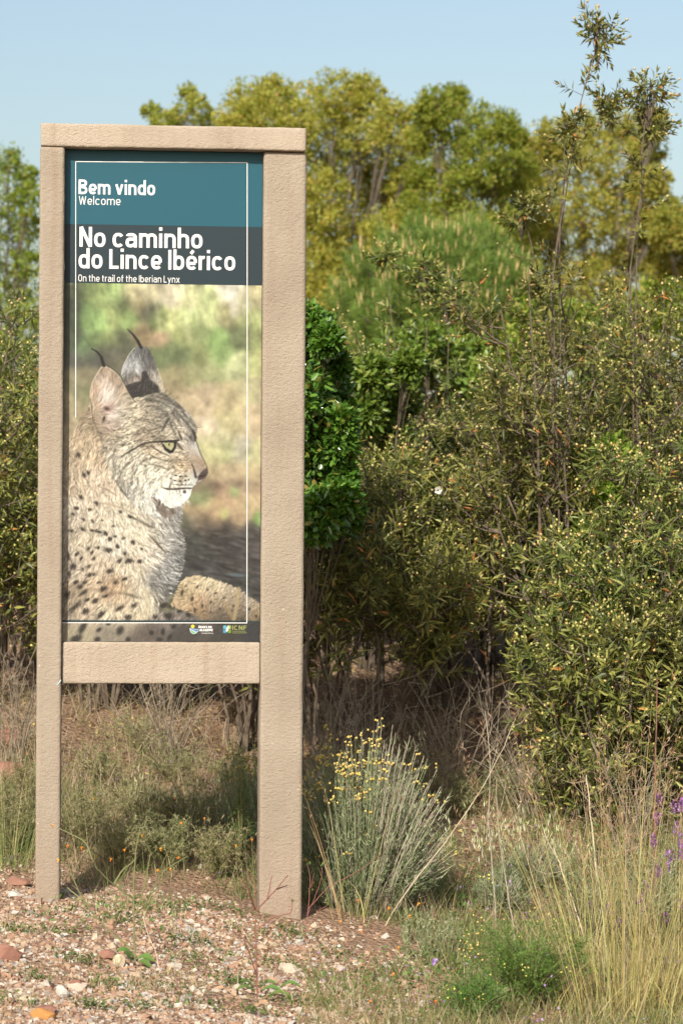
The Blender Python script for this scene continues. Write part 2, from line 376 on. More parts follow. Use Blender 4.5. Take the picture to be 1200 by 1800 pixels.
    spots = [(138,801,5,3,1.2),(148,836,5,3.4,1.3),(156,832,3,3,0),(143,875,4.5,3.2,.9),(170,885,4,3,.8),(159,896,3,2.6,0),(135,894,4,2.6,0),(129,904,4,2.6,.8),(148,914,4,2.4,.5),(164,917,4,2.2,.9),
      (230,908,5,3,.5),(212,900,3.4,2.2,.6),(147,931,5.5,2.6,.5),(174,935,6,2.4,.25),(163,933,4,2,.3),(186,938,5,3,.6),(194,948,3.6,3,-.8),(203,943,3,2.2,0),(218,946,3.4,2.6,0),(234,953,4.4,3,.7),
      (207,960,4,3,.7),(191,967,8,3.6,.2),(157,965,4.4,2.6,-.8),(173,963,3.4,2.4,-.7),(220,973,3.6,3.4,.7),(137,974,4.4,2.6,-.9),(144,982,4,2.4,-1),(163,972,4.6,2.2,-1),(166,982,4,2.2,-.7),(211,986,5.4,3.2,-.7),
      (228,986,6.4,4,-.2),(247,987,4.4,3.4,.2),(130,996,5.4,4.4,-.6),(157,996,3.6,2.2,-.6),(147,1001,3.8,2.6,-.7),(194,1004,6.2,3.6,-.4),(159,1011,5,2.8,-.4),(167,1010,3.6,2.4,-.5),(220,1018,5,2.4,-.4),
      (204,1024,5,3.2,-.2),(176,1024,3.4,2.2,-.2),(151,1024,4.4,2.6,-.6),(135,1024,4.6,2.6,-.6),(142,1032,5.2,3.2,-.4),(184,1035,7,3.6,-.4),(148,1042,8,3,-.7),(187,1048,6,2.4,-.3),(170,1056,7,3.4,-.5),
      (154,1055,5.4,2.4,-.5),(134,1067,12,3.6,-.8),(153,1075,6.6,4.4,-.4),(179,1081,11,3.2,-.75),(212,1069,9,3.2,-.55),(237,1064,7.4,3,-.5),(227,1085,5.4,4.6,-.5),(120,1046,4,7,.1),(122,980,3,6,0),(123,1010,3,5,0),
      (298,1082,7.4,6,-.6),(274,1084,4.4,3.2,-.4),(318,1074,4.4,3,0),(333,1080,5.2,3,.6),(147,1104,13,5,-1.0),(176,1107,5.4,3,-.6),(213,1108,8,5.4,-1.1),(192,1097,4,2.2,0),(136,1123,11,6,-.4),(173,1124,6,4.4,0),
      (227,1124,5,4.4,-.8),(268,1112,4.4,4,0),(288,1110,3.8,6,.1),(307,1101,5,3.2,-.5),(282,1124,6,4,0),(300,1120,3.4,6,.5),(126,934,4,2.4,0),(180,915,2,1.5,0),(200,925,2.4,1.6,.5),(250,965,2.6,1.8,.5)]
    for x, y, a, b, r in spots:
        foot = y > 1092
        ell(x, y, a*1.4, b*1.5, (56, 50, 44) if not foot else (58, 56, 51), .88, r, .65, .22 if not foot else .08)
    # --- far paw, dry stalks
    pawp = [(300, 1062), (306, 1042), (314, 1024), (326, 1013), (345, 1012), (365, 1017), (385, 1023), (405, 1030), (425, 1040), (440, 1050), (452, 1059), (470, 1060), (470, 1092), (372, 1094), (345, 1078), (318, 1068)]
    pc = [(318,1042,(186,162,112)),(340,1024,(216,191,141)),(370,1030,(222,202,152)),(400,1040,(206,186,146)),(318,1060,(206,172,124)),(350,1058,(204,166,118)),(380,1055,(190,164,124)),
          (410,1055,(168,144,112)),(350,1078,(160,128,88)),(382,1080,(120,104,82)),(420,1080,(118,102,80)),(456,1075,(152,127,87)),(448,1062,(188,168,138)),(430,1055,(172,152,124))]
    over(field(pc, 11)*(1+.10*shortf+.05*clump)[..., None], furry(poly(pawp, 1.), 6))
    for x, y, a, b, r in [(321,1042,3,8,.25),(339,1053,3.6,6.5,.1),(344,1072,3,6,0),(348,1031,6,2.2,-.9),(380,1042,4,2,-.4),(357,1064,2.4,4.6,.2),(328,1030,2.6,1.6,0),(440,1070,3,4,0),(366,1036,3.4,2,-.5),(372,1058,2.4,4,.3),(395,1050,3.4,2.2,-.3),(412,1064,2.6,3.4,.2),(452,1082,3,3.6,0),(388,1070,2.6,3.4,0)]:
        ell(x, y, a, b, (66, 56, 46), .8, r, .55, .13)
    line([(421, 1034), (418, 1062), (412, 1092)], [7, 7, 6], (192, 168, 112), .85, 3); line([(397, 1058), (405, 1075), (412, 1090)], [4, 6, 6], (176, 146, 92), .7, 3)
    line([(257, 1040), (262, 1070), (258, 1086)], [9, 13, 9], (226, 208, 158), .55, 6)
    ell(288, 1064, 12, 6, (66, 60, 54), .9, -.4, .6)

    # --- far ear
    ear2 = [(236, 611), (243, 607), (253, 608), (262, 615), (270, 632), (275, 648), (283, 667), (288, 690), (290, 700), (252, 716), (236, 708), (226, 692), (217, 672), (212.5, 655), (216, 640), (226, 623)]
    e2 = [(240,615,(118,118,112)),(227,637,(166,166,160)),(220,650,(184,184,176)),(237,645,(184,184,176)),(257,622,(92,92,87)),(250,630,(130,130,124)),(263,643,(104,102,96)),(226,664,(108,106,96)),(232,671,(180,160,140)),
          (277,663,(192,182,152)),(268,660,(158,152,138)),(272,645,(120,116,106)),(283,685,(200,186,150))]
    over(field(e2, 7)*(1+.13*fur)[..., None], furry(poly(ear2, .8), 2)); line([(213, 660), (213, 652), (217, 640), (226, 623), (235, 612)], 1.3, (226, 220, 208), .8, .9)
    over((54, 52, 51), np.clip(poly([(220, 678), (236, 673), (247, 670), (248, 654), (256, 652), (263, 668), (277, 678), (281, 691), (262, 693), (253, 702), (249, 714), (236, 706), (226, 692)], 1.2)*(1+.3*fur), 0, 1)*.97)
    line([(276, 648), (283, 668), (287, 690)], 2, (206, 190, 156), .7, 1.5, .2)
    for k in range(9):
        o = rs.uniform(-2.5, 2.5); line([(246+o, 612), (240+o, 600), (232+o*.8, 589), (222+o*1.2, 578+abs(o))], [2.2, 1.8, 1.3, .4], (46, 43, 41), .85, .9)

    # --- head
    head = [(236, 700), (262, 694), (287, 690), (300, 697), (312, 706), (322, 716), (332, 726), (340, 738), (346.5, 748), (348, 755), (345, 765), (344, 775), (347, 785), (350, 795), (355, 805), (360, 813),
            (364, 822), (366, 830), (363, 837), (357, 842), (350, 846), (345, 849), (339, 853), (337, 860), (335, 868), (330, 876), (322, 883), (312, 889), (300, 892), (291, 888), (283, 880), (272, 872), (265, 872),
            (267, 882), (274, 893), (284, 906), (272, 907), (255, 899), (235, 886), (215, 866), (200, 842), (188, 816), (180, 790), (175, 765), (170, 745), (190, 700)]
    gap = poly([(258, 868), (285, 872), (300, 886), (312, 893), (308, 905), (290, 910), (276, 905), (266, 890)], 2.)
    over(np.array((132, 114, 96))*(1+.12*fur)[..., None], gap*.85)
    hc = [(270,700,(150,140,116)),(300,715,(152,146,126)),(330,740,(168,162,142)),(240,720,(192,177,142)),(220,740,(206,191,156)),(200,752,(196,176,141)),(180,762,(165,145,115)),(260,740,(178,163,132)),
      (290,740,(154,143,122)),(310,756,(204,189,154)),(333,768,(130,120,104)),(250,765,(174,154,124)),(220,775,(196,181,146)),(190,790,(186,171,141)),(230,795,(216,206,171)),(270,790,(206,182,142)),
      (280,768,(160,146,118)),(325,780,(226,212,178)),(335,800,(192,168,134)),(347,812,(188,158,124)),(356,825,(165,135,110)),(315,800,(206,186,146)),(320,822,(198,162,112)),(290,815,(206,191,156)),
      (260,820,(226,216,181)),(230,830,(221,211,176)),(200,815,(196,186,156)),(210,850,(172,163,140)),(235,865,(214,207,180)),(255,850,(231,223,191)),(285,845,(236,231,196)),(310,840,(226,216,186)),
      (342,841,(222,230,218)),(300,872,(244,244,216)),(320,872,(247,247,226)),(272,892,(228,226,204)),(285,880,(244,244,219)),(250,885,(208,203,178)),(225,875,(160,156,138)),(320,835,(216,201,161)),(340,783,(206,206,196))]
    headc = field(hc, 11)*(1+(.14*shortf+.10*clump)*np.clip(1-.75*np.clip((xx-322)/18, 0, 1)*np.clip((yy-775)/10, 0, 1)-.5*np.exp(-((xx-308)**2/900+(yy-872)**2/220)), .2, 1))[..., None]
    over(headc, furry(poly(head, .9), 3))
    for x, y, a, L in [(287, 690, -1, 8), (296, 694, -.9, 8), (305, 700, -.8, 6), (347, 750, -.2, 7), (330, 880, 1.1, 7), (322, 886, 1.2, 7), (310, 892, 1.3, 7), (296, 893, 1.4, 6), (284, 905, .9, 8)]:
        for k in range(4):
            b = a+rs.uniform(-.3, .3); x1, y1 = x+rs.uniform(-4, 4), y+rs.uniform(-1, 2)
            line([(x1, y1), (x1+L*math.cos(b), y1+L*math.sin(b))], [.9, .2], (236, 234, 212) if y > 800 else (104, 94, 78), .6, .8)
    for k in range(60):
        x, y = rs.uniform(252, 268), rs.uniform(868, 898); L = rs.uniform(8, 18); b = .75+rs.uniform(-.25, .35)
        line([(x, y), (x+L*math.cos(b), y+L*math.sin(b))], [1.2, .4], (232, 230, 208), .6, .9)
    for k in range(70):
        x, y = rs.uniform(282, 332), 0; y = 884-abs(x-306)*.25+rs.uniform(-6, 4); L = rs.uniform(4, 9); b = 1.45-(x-306)*.012+rs.uniform(-.3, .3)
        line([(x, y), (x+L*math.cos(b), y+L*math.sin(b))], [1.1, .3], (242, 241, 222), .6, .9)
    D = (58, 52, 46)
    # crown and brow marks
    for pts, w in [([(262, 702), (280, 706), (300, 716)], 2), ([(275, 697), (295, 704), (312, 716)], 2.2), ([(288, 696), (306, 706), (322, 722)], 1.8), ([(270, 715), (285, 722), (297, 733)], 2.2),
                   ([(306, 719), (315, 730), (327, 743), (335, 754), (342, 765)], 3.4), ([(300, 722), (310, 735), (318, 748)], 2), ([(318, 722), (330, 735), (340, 748)], 1.8)]:
        line(pts, w, (84, 77, 66), .62, 2.0, .6)
    line([(295.5, 737), (290, 745), (284, 757)], [5, 4, 2], (80, 72, 62), .85, 2, .3); line([(298, 742), (302, 753), (308, 763)], [3, 2.4, 1.5], (88, 80, 70), .75, 1.6, .3)
    line([(312, 757), (316, 765), (319, 771)], [1.6, 3.2, 3], (70, 58, 48), .85, 1.2, .15); line([(338, 756), (342, 764), (343, 774)], [3, 6, 4], (62, 56, 50), .85, 1.8, .25)
    line([(334, 768), (340, 777)], [5, 3], (84, 76, 68), .7, 2.4, .3); line([(324, 770), (331, 776)], [3, 2], (120, 108, 92), .6, 2)
    line([(342, 777), (346, 790), (351, 802)], [3, 3.5, 2], (206, 208, 204), .75, 1.6)
    # the eye
    line([(213, 803.5), (226.5, 794.5), (241.5, 785.5), (255, 779), (267, 777), (284, 776)], [1.6, 2.6, 3, 3.2, 3.2, 2.6], D, .85, 1.4, .3)
    line([(264, 784), (274, 790), (285, 796), (297, 801)], [1.6, 2.2, 2.4, 1.4], (86, 68, 54), .85, 1.)
    line([(272, 782), (280, 788), (287, 794), (298, 799)], [3, 5, 4, 2.4], (232, 220, 188), .8, 1.4)
    line([(309, 777), (315, 784), (321, 790)], [5, 6, 3], (96, 82, 72), .85, 1.6); line([(303, 798), (318, 797)], [3, 4], (226, 214, 184), .6, 2)
    over((36, 34, 32), poly([(282, 775.6), (294, 775), (309, 775), (309.5, 784), (304.5, 795), (297.5, 797), (288.5, 790.5)], .5))
    over(np.array((196, 190, 122)), poly([(285.6, 778.4), (295.5, 777.2), (305.6, 778.2), (305, 785), (300.8, 791.6), (292.4, 787.6)], .5))
    over((226, 224, 190), poly([(297, 790), (303, 784), (301, 791)], .9)*.5)
    ell(297, 781, 1.5, 3.2, (38, 38, 34), 1, 0, .3); ell(286.5, 778.6, 1.6, 1.3, (240, 244, 240), .9, 0, .5)
    line([(282, 776), (297, 774.6), (314, 773.6)], [2.6, 2.4, 2.6], (44, 40, 36), .95, .8)
    # cheek stripes, spots
    for pts, w in [([(259.5, 807), (250.5, 811), (243, 818.5), (235.5, 833.5)], [3, 3, 2.4, 2.6]), ([(241, 839), (243, 850), (240, 862)], [2.4, 2.4, 1.6]), ([(233, 810), (226, 815), (218, 822), (214, 829), (210, 840)], [2.4, 4, 3, 2, 1.4]),
                   ([(262, 798), (273, 805), (284, 808), (295, 810)], [1.4, 2, 2, 1.4]), ([(261, 815), (270, 817), (279, 819), (294, 825), (306, 818.5)], [1.6, 1.6, 2, 2, 1.4]), ([(296, 812), (305, 808), (312, 803)], [1.4, 1.8, 1.4]),
                   ([(251, 797), (245, 801)], [2, 2]), ([(256, 826), (252, 834)], [2, 1.4]), ([(203, 790), (198, 806), (200, 822)], [2, 3, 2]), ([(205, 768), (215, 770)], [3, 2]), ([(204, 846), (214, 862), (226, 876)], [1, 2, 1])]:
        line(pts, w, (84, 75, 62), .62, 1.6, .55)
    for x, y, r in [(216, 782.5, 2.4), (226, 781, 2), (236, 776, 1.8), (224, 770, 1.6)]: ell(x, y, r*1.6, r, (84, 74, 62), .8, -.3, .6, .1)
    # nose, muzzle
    line([(345, 777), (348.5, 787), (352.5, 797.5), (360, 811.5), (365, 825)], [1.6, 1.5, 1.5, 1.6, 1.6], (64, 56, 50), .8, .9)
    over((96, 78, 70), poly([(352, 831), (357, 826), (363, 822), (366.4, 829), (362, 838), (355, 842.5), (348, 844), (347, 838)], .7))
    line([(350, 837), (356, 836), (361, 833)], [2, 2.6, 1], (50, 42, 40), .9, 1.); ell(361.5, 827, 2.2, 2.2, (128, 108, 100), .6, 0, .8)
    line([(337, 815), (340, 822), (342, 829), (344, 838)], [2.4, 2.2, 4, 4.6], (78, 60, 50), .85, 1.2); line([(345, 849), (348, 845)], [3, 3], (150, 110, 100), .8, 1.2)
    for x, y, a in [(309, 835.5, 3), (317, 837, 3), (326.5, 836.5, 2.8), (300, 841, 2.2), (307.5, 844.5, 2.6), (316.5, 845.3, 3), (325.5, 844, 2.6), (331.5, 843, 2), (313, 851.6, 1.8), (321, 851.8, 2), (327, 852, 1.8), (333, 852, 1.6)]:
        ell(x, y, a, a*.66, (52, 44, 38), .95, .05, .4)
    line([(296, 838), (300, 841), (308, 845), (320, 846)], .9, (120, 104, 84), .6, .8); line([(301, 850.5), (315, 852), (328, 852.5), (339, 851.5)], 1.1, (96, 82, 66), .75, .8); line([(303, 834), (312, 836), (330, 837)], 1, (110, 92, 74), .6, .8)
    line([(283.5, 856), (290, 858.5), (296, 859.5), (307.5, 859.5), (321, 858), (337, 857.5)], [1, 2.6, 3.2, 3.2, 3.6, 2], (74, 58, 48), .9, 1.1, .2)
    ell(324.5, 864, 4, 4.6, (74, 66, 60), .85, 0, .5); ell(318, 870, 2.6, 1.8, (120, 108, 96), .6, 0, .6); ell(333, 858, 3, 3, (110, 92, 82), .7, 0, .7)
    for x1, y1, x2, y2 in [(304, 835, 262, 832), (300, 841, 255, 840), (306, 845, 268, 850), (318, 858, 319, 872), (330, 858, 333, 870), (305, 858, 299, 865), (292, 857, 286, 862), (300, 846, 250, 858)]:
        line([(x1, y1), ((x1+x2)/2, (y1+y2)/2-1.5), (x2, y2)], [.7, .7, .3], (250, 248, 230), .6, .8)
    # --- near ear
    ear1 = [(181, 643.5), (193, 648), (205, 657.5), (213, 667), (218, 677), (227, 693), (237, 707), (232, 722), (218, 742), (203, 756), (184, 764), (170, 756), (162, 733), (159, 712), (158, 690), (161.7, 673), (170, 658), (176.7, 646.7)]
    e1 = [(176,657,(168,143,113)),(182,670,(228,203,173)),(167,687,(206,172,136)),(190,687,(238,218,192)),(205,670,(172,147,117)),(196,662,(186,160,128)),(211,690,(192,167,132)),(186,703,(240,224,204)),(168,712,(198,168,128)),(218,704,(192,176,142)),
          (200,705,(214,192,160)),(192,717,(176,128,110),6),(202,728,(222,207,187)),(193,750,(200,172,148)),(172,737,(186,161,126)),(215,728,(204,190,156)),(205,745,(190,172,142)),(178,755,(176,152,122))]
    m1 = furry(poly(ear1, .8), 2)*np.clip((232-xx-np.clip(yy-700, 0, 60)*.35)/14+.6+.2*fur, 0, 1)
    over(field(e1, 8)*(1+.075*fur+.05*clump)[..., None], m1)
    line([(161, 735), (158.6, 712), (158, 690), (161.7, 673), (170, 658), (177, 647), (182, 644.4), (193, 648.6), (205, 658), (213, 668)], [1.6, 2, 2, 2, 2, 2.4, 2.4, 1.6, 1.4, 1], (232, 208, 164), .8, 1.)
    line([(188, 645), (198, 650), (208, 659), (214.5, 668), (219, 678), (227, 692.5), (237, 707)], 1.4, (52, 46, 40), .8, .9)
    line([(158.5, 702), (163, 738), (172, 760)], [2, 2.4, 1], (84, 70, 54), .55, 1.4); line([(165, 722), (166, 745), (176, 766), (183, 790)], [2, 1.4, 1.6, 1], (150, 122, 84), .6, 1.4)
    line([(163, 706), (165, 716), (163, 728)], [1.4, 1.8, 1], (240, 226, 196), .7, 1)
    ell(187, 719, 6.5, 4.6, (76, 54, 48), .85, .3, .6, .2); ell(194, 719, 3, 2.4, (200, 142, 124), .8, .4, .5); ell(182, 738, 3.2, 7.5, (66, 50, 44), .85, .25, .6, .2)
    for k in range(70):
        x, y = rs.uniform(172, 214), rs.uniform(664, 750); b = -1.0+rs.uniform(-.5, .5)+(y > 715)*(-.2); L = rs.uniform(5, 12)
        line([(x, y), (x+L*math.cos(b), y+L*math.sin(b))], [.4, .8], (246, 236, 216), rs.uniform(.15, .5), .8)
    for k in range(8):
        o = rs.uniform(-2.2, 2.2); line([(182+o, 645), (177+o, 628), (169+o*.8, 619), (160+o*.9, 613+abs(o))], [2.2, 1.8, 1.2, .3], (44, 41, 39), .85, .9)
    # --- dark foot strip over the picture
    over((74, 76, 76), np.clip((yy-1094)/1.2, 0, 1)*np.clip((xx-120)/330, 0, 1)*.25)
    over((44, 74, 80), np.clip((yy-1089.5)/1., 0, 1)*np.clip((1094.5-yy)/1., 0, 1)*.92*np.clip(1-(xx-434)/6, .45, 1))
    g = img.mean(2, keepdims=True); img = img*.66+g*.325+2
    img = (img-128)*1.10+124
    img *= np.array([.985, 1.0, 1.03])
    img += (rs.randn(Hh, W)*1.6)[..., None]
    return np.clip(img, 0, 255)/255.
# ---------------------------------------------------------------- terrain
def terrain(x, y):
    x = np.asarray(x, float); y = np.asarray(y, float)
    z = .055-.132*np.tanh((x+.5)/1.2)*np.clip(1.6-y/16, 0.15, 1)
    z = z-.022*np.clip((x+.45)/.3, 0, 1)
    s = np.clip(y-8.35, 0, None)
    z = z+np.where(s < 5, .155*s, .775+.06*np.clip(s-5, 0, 55)-.02*np.clip(s-60, 0, 900))
    z = z-.02*np.clip(8-y, 0, 8)
    z = z+.015*np.sin(2.3*x+1.7*y+.5)+.012*np.sin(5.1*x-3.7*y+1.2)+.006*np.sin(11*x+9.3*y)*np.clip(y/8-.2, 0, 1)
    far = np.clip((y-30)/60, 0, 1)
    return z+far*(.5*np.sin(x*.07+1)+.4*np.sin(y*.05+x*.03))
def tz(x, y): return float(terrain(x, y))
def at(u, v, y):                                # the point at distance y seen at photo pixel (u, v)
    return Vector(((u-600)/FPX*y, y, CAMH+(900-v)/FPX*y))
def on_ground(u, v):                            # where the ray through (u, v) meets the ground
    y = np.linspace(4, 40, 7200); z = CAMH+(900-v)/FPX*y
    k = int(np.argmax(z <= terrain((u-600)/FPX*y, y)))
    return Vector(((u-600)/FPX*y[k], y[k], tz((u-600)/FPX*y[k], y[k])))
def at_col(u, y):                               # on the ground in pixel column u at distance y
    x = (u-600)/FPX*y
    return Vector((x, y, tz(x, y)))

def ground_mat():
    m, nt, N, Lk, out = new_mat('dry_stony_earth')
    tc = N.new('ShaderNodeTexCoord')
    def noise(sc, det=5): 
        n = N.new('ShaderNodeTexNoise'); n.inputs['Scale'].default_value = sc; n.inputs['Detail'].default_value = det; Lk.new(tc.outputs['Object'], n.inputs['Vector']); return n
    a, b, c = noise(1.3), noise(14), noise(90, 3)
    r1 = ramp_node(N, [(.3, (.15, .085, .05)), (.55, (.26, .165, .105)), (.75, (.36, .27, .18))]); Lk.new(b.outputs[0], r1.inputs[0])
    r2 = ramp_node(N, [(.35, (.17, .10, .06)), (.65, (.36, .27, .19))]); Lk.new(c.outputs[0], r2.inputs[0])
    mx = N.new('ShaderNodeMixRGB'); mx.inputs[0].default_value = .5; Lk.new(r1.outputs[0], mx.inputs[1]); Lk.new(r2.outputs[0], mx.inputs[2])
    vo = N.new('ShaderNodeTexVoronoi'); vo.inputs['Scale'].default_value = 55; Lk.new(tc.outputs['Object'], vo.inputs['Vector'])
    mh = N.new('ShaderNodeMixRGB'); mh.blend_type = 'MULTIPLY'; mh.inputs[0].default_value = .35
    Lk.new(mx.outputs[0], mh.inputs[1]); r3 = ramp_node(N, [(.3, (.6, .5, .45)), (.6, (1, 1, 1))]); Lk.new(a.outputs[0], r3.inputs[0]); Lk.new(r3.outputs[0], mh.inputs[2])
    p = N.new('ShaderNodeBsdfPrincipled'); p.inputs['Roughness'].default_value = .95; p.inputs['Specular IOR Level'].default_value = .1
    Lk.new(mh.outputs[0], p.inputs['Base Color'])
    bp = N.new('ShaderNodeBump'); bp.inputs['Strength'].default_value = .9; bp.inputs['Distance'].default_value = .012
    ad = N.new('ShaderNodeMath'); ad.operation = 'ADD'; Lk.new(c.outputs[0], ad.inputs[0]); Lk.new(vo.outputs[0], ad.inputs[1]); Lk.new(ad.outputs[0], bp.inputs['Height'])
    Lk.new(bp.outputs[0], p.inputs['Normal']); Lk.new(p.outputs[0], out.inputs[0])
    return m
M['earth'] = ground_mat()
def grid_axis(lo, hi, fine_lo, fine_hi, step, grow=1.25):
    a = list(np.arange(fine_lo, fine_hi+1e-6, step)); s = step
    while a[-1] < hi: s *= grow; a.append(a[-1]+s)
    s = step
    while a[0] > lo: s *= grow; a.insert(0, a[0]-s)
    return np.array(a)
gx, gy = grid_axis(-500, 500, -2.2, 2.2, .06), grid_axis(-300, 900, 4.5, 16, .06)
GX, GY = np.meshgrid(gx, gy); g = Geo()
ii = np.arange(len(gy)-1)[:, None]*len(gx)+np.arange(len(gx)-1)[None]
g.add(np.stack([GX, GY, terrain(GX, GY)], -1), np.stack([ii, ii+1, ii+1+len(gx), ii+len(gx)], -1).reshape(-1, 4))
ground = tag(g.build('ground', M['earth'], smooth=True), kind='structure')

# ---------------------------------------------------------------- the sign
SA, SL = math.radians(5.0), math.radians(.38)
SO = Vector(((300-600)/FPX*8, 8.0, CAMH+(900-1600)/FPX*8))
SR = Matrix.Rotation(SA, 3, 'Z') @ Matrix.Rotation(SL, 3, 'Y')
def loc(u, v, d=0.0):                           # photo pixel -> the sign's own x, z on its plane at depth d
    o = SR.transposed() @ (Vector((0, 0, CAMH))-SO); r = SR.transposed() @ Vector(((u-600)/FPX, 1, (900-v)/FPX))
    t = (d-o.y)/r.y; p = o+r*t
    return p.x, p.z

def plaster_mat(name, k):
    m, nt, N, Lk, out = new_mat(name)
    tc = N.new('ShaderNodeTexCoord')
    def noise(sc, det, stretch=None):
        n = N.new('ShaderNodeTexNoise'); n.inputs['Scale'].default_value = sc; n.inputs['Detail'].default_value = det
        if stretch:
            mp = N.new('ShaderNodeMapping'); mp.inputs['Rotation'].default_value = (0, math.radians(-32), 0); mp.inputs['Scale'].default_value = stretch
            Lk.new(tc.outputs['Object'], mp.inputs[0]); Lk.new(mp.outputs[0], n.inputs['Vector'])
        else: Lk.new(tc.outputs['Object'], n.inputs['Vector'])
        return n
    a, b, c, dn = noise(5, 5), noise(110, 4, (.7, 1, 1.2)), noise(330, 4, (.75, 1, 1.15)), noise(28, 2)
    r = ramp_node(N, [(q, tuple(k*c_ for c_ in c)) for q, c in ((.3, (.352, .293, .224)), (.5, (.392, .329, .254)), (.7, (.432, .367, .288)))]); Lk.new(a.outputs[0], r.inputs[0])
    r2 = ramp_node(N, [(.28, (.62, .55, .5)), (.42, (1, 1, 1)), (.7, (1, 1, 1)), (.85, (1.0, 1.0, 1.0))]); Lk.new(c.outputs[0], r2.inputs[0])
    mx = N.new('ShaderNodeMixRGB'); mx.blend_type = 'MULTIPLY'; mx.inputs[0].default_value = .6; Lk.new(r.outputs[0], mx.inputs[1]); Lk.new(r2.outputs[0], mx.inputs[2])
    # soil splashed on the feet, faint runs below the beam, pale nicks
    sx_ = N.new('ShaderNodeSeparateXYZ'); Lk.new(tc.outputs['Object'], sx_.inputs[0])
    ft = N.new('ShaderNodeMapRange'); ft.inputs[1].default_value = .02; ft.inputs[2].default_value = .30; ft.inputs[3].default_value = .75; ft.inputs[4].default_value = 0; Lk.new(sx_.outputs[2], ft.inputs[0])
    sp = N.new('ShaderNodeMath'); sp.operation = 'MULTIPLY'; Lk.new(ft.outputs[0], sp.inputs[0]); Lk.new(b.outputs[0], sp.inputs[1])
    mp2 = N.new('ShaderNodeMapping'); mp2.inputs['Scale'].default_value = (34, 34, 1.6); Lk.new(tc.outputs['Object'], mp2.inputs[0]); rn = N.new('ShaderNodeTexNoise'); rn.inputs['Scale'].default_value = 1.0; rn.inputs['Detail'].default_value = 4; Lk.new(mp2.outputs[0], rn.inputs['Vector'])
    rr_ = N.new('ShaderNodeMapRange'); rr_.inputs[1].default_value = .52; rr_.inputs[2].default_value = .72; rr_.inputs[3].default_value = 0; rr_.inputs[4].default_value = .30; Lk.new(rn.outputs[0], rr_.inputs[0])
    d1 = N.new('ShaderNodeMath'); d1.operation = 'ADD'; d1.use_clamp = True; Lk.new(sp.outputs[0], d1.inputs[0]); Lk.new(rr_.outputs[0], d1.inputs[1])
    mxd = N.new('ShaderNodeMixRGB'); mxd.inputs[2].default_value = (.25, .165, .115, 1); Lk.new(d1.outputs[0], mxd.inputs[0]); Lk.new(mx.outputs[0], mxd.inputs[1])
    vn = N.new('ShaderNodeTexVoronoi'); vn.inputs['Scale'].default_value = 16; Lk.new(tc.outputs['Object'], vn.inputs['Vector']); nk = N.new('ShaderNodeMapRange'); nk.inputs[1].default_value = .03; nk.inputs[2].default_value = .05; nk.inputs[3].default_value = .5; nk.inputs[4].default_value = 0; Lk.new(vn.outputs['Distance'], nk.inputs[0])
    mxn = N.new('ShaderNodeMixRGB'); mxn.inputs[2].default_value = (.66, .62, .56, 1); Lk.new(nk.outputs[0], mxn.inputs[0]); Lk.new(mxd.outputs[0], mxn.inputs[1]); mx = mxn
    # sparse pits
    vo = N.new('ShaderNodeTexVoronoi'); vo.inputs['Scale'].default_value = 38; Lk.new(tc.outputs['Object'], vo.inputs['Vector'])
    pit = N.new('ShaderNodeMapRange'); pit.inputs[1].default_value = .05; pit.inputs[2].default_value = .16; Lk.new(vo.outputs['Distance'], pit.inputs[0])
    gate = N.new('ShaderNodeMapRange'); gate.inputs[1].default_value = .56; gate.inputs[2].default_value = .62; gate.inputs[3].default_value = 1; gate.inputs[4].default_value = 0; Lk.new(dn.outputs[0], gate.inputs[0])
    mxp = N.new('ShaderNodeMath'); mxp.operation = 'MAXIMUM'; Lk.new(pit.outputs[0], mxp.inputs[0]); Lk.new(gate.outputs[0], mxp.inputs[1])
    s1 = N.new('ShaderNodeMath'); s1.operation = 'MULTIPLY_ADD'; s1.inputs[1].default_value = 1.0; Lk.new(c.outputs[0], s1.inputs[0]); Lk.new(b.outputs[0], s1.inputs[2])
    s2 = N.new('ShaderNodeMath'); s2.operation = 'MULTIPLY_ADD'; s2.inputs[1].default_value = .5; Lk.new(mxp.outputs[0], s2.inputs[0]); Lk.new(s1.outputs[0], s2.inputs[2])
    bp = N.new('ShaderNodeBump'); bp.inputs['Strength'].default_value = .8; bp.inputs['Distance'].default_value = .0040; Lk.new(s2.outputs[0], bp.inputs['Height'])
    p = N.new('ShaderNodeBsdfPrincipled'); p.inputs['Roughness'].default_value = .8; p.inputs['Specular IOR Level'].default_value = .2
    Lk.new(mx.outputs[0], p.inputs['Base Color']); Lk.new(bp.outputs[0], p.inputs['Normal']); Lk.new(p.outputs[0], out.inputs[0])
    return m
M['plaster'] = plaster_mat('sand_coloured_plaster', .91); M['postplaster'] = plaster_mat('weathered_sand_plaster', .75)

sign = empty('information_sign', SO, 0, 'tall sand coloured welcome sign with a framed lynx picture on two posts', 'sign')
sign.rotation_euler = SR.to_euler()

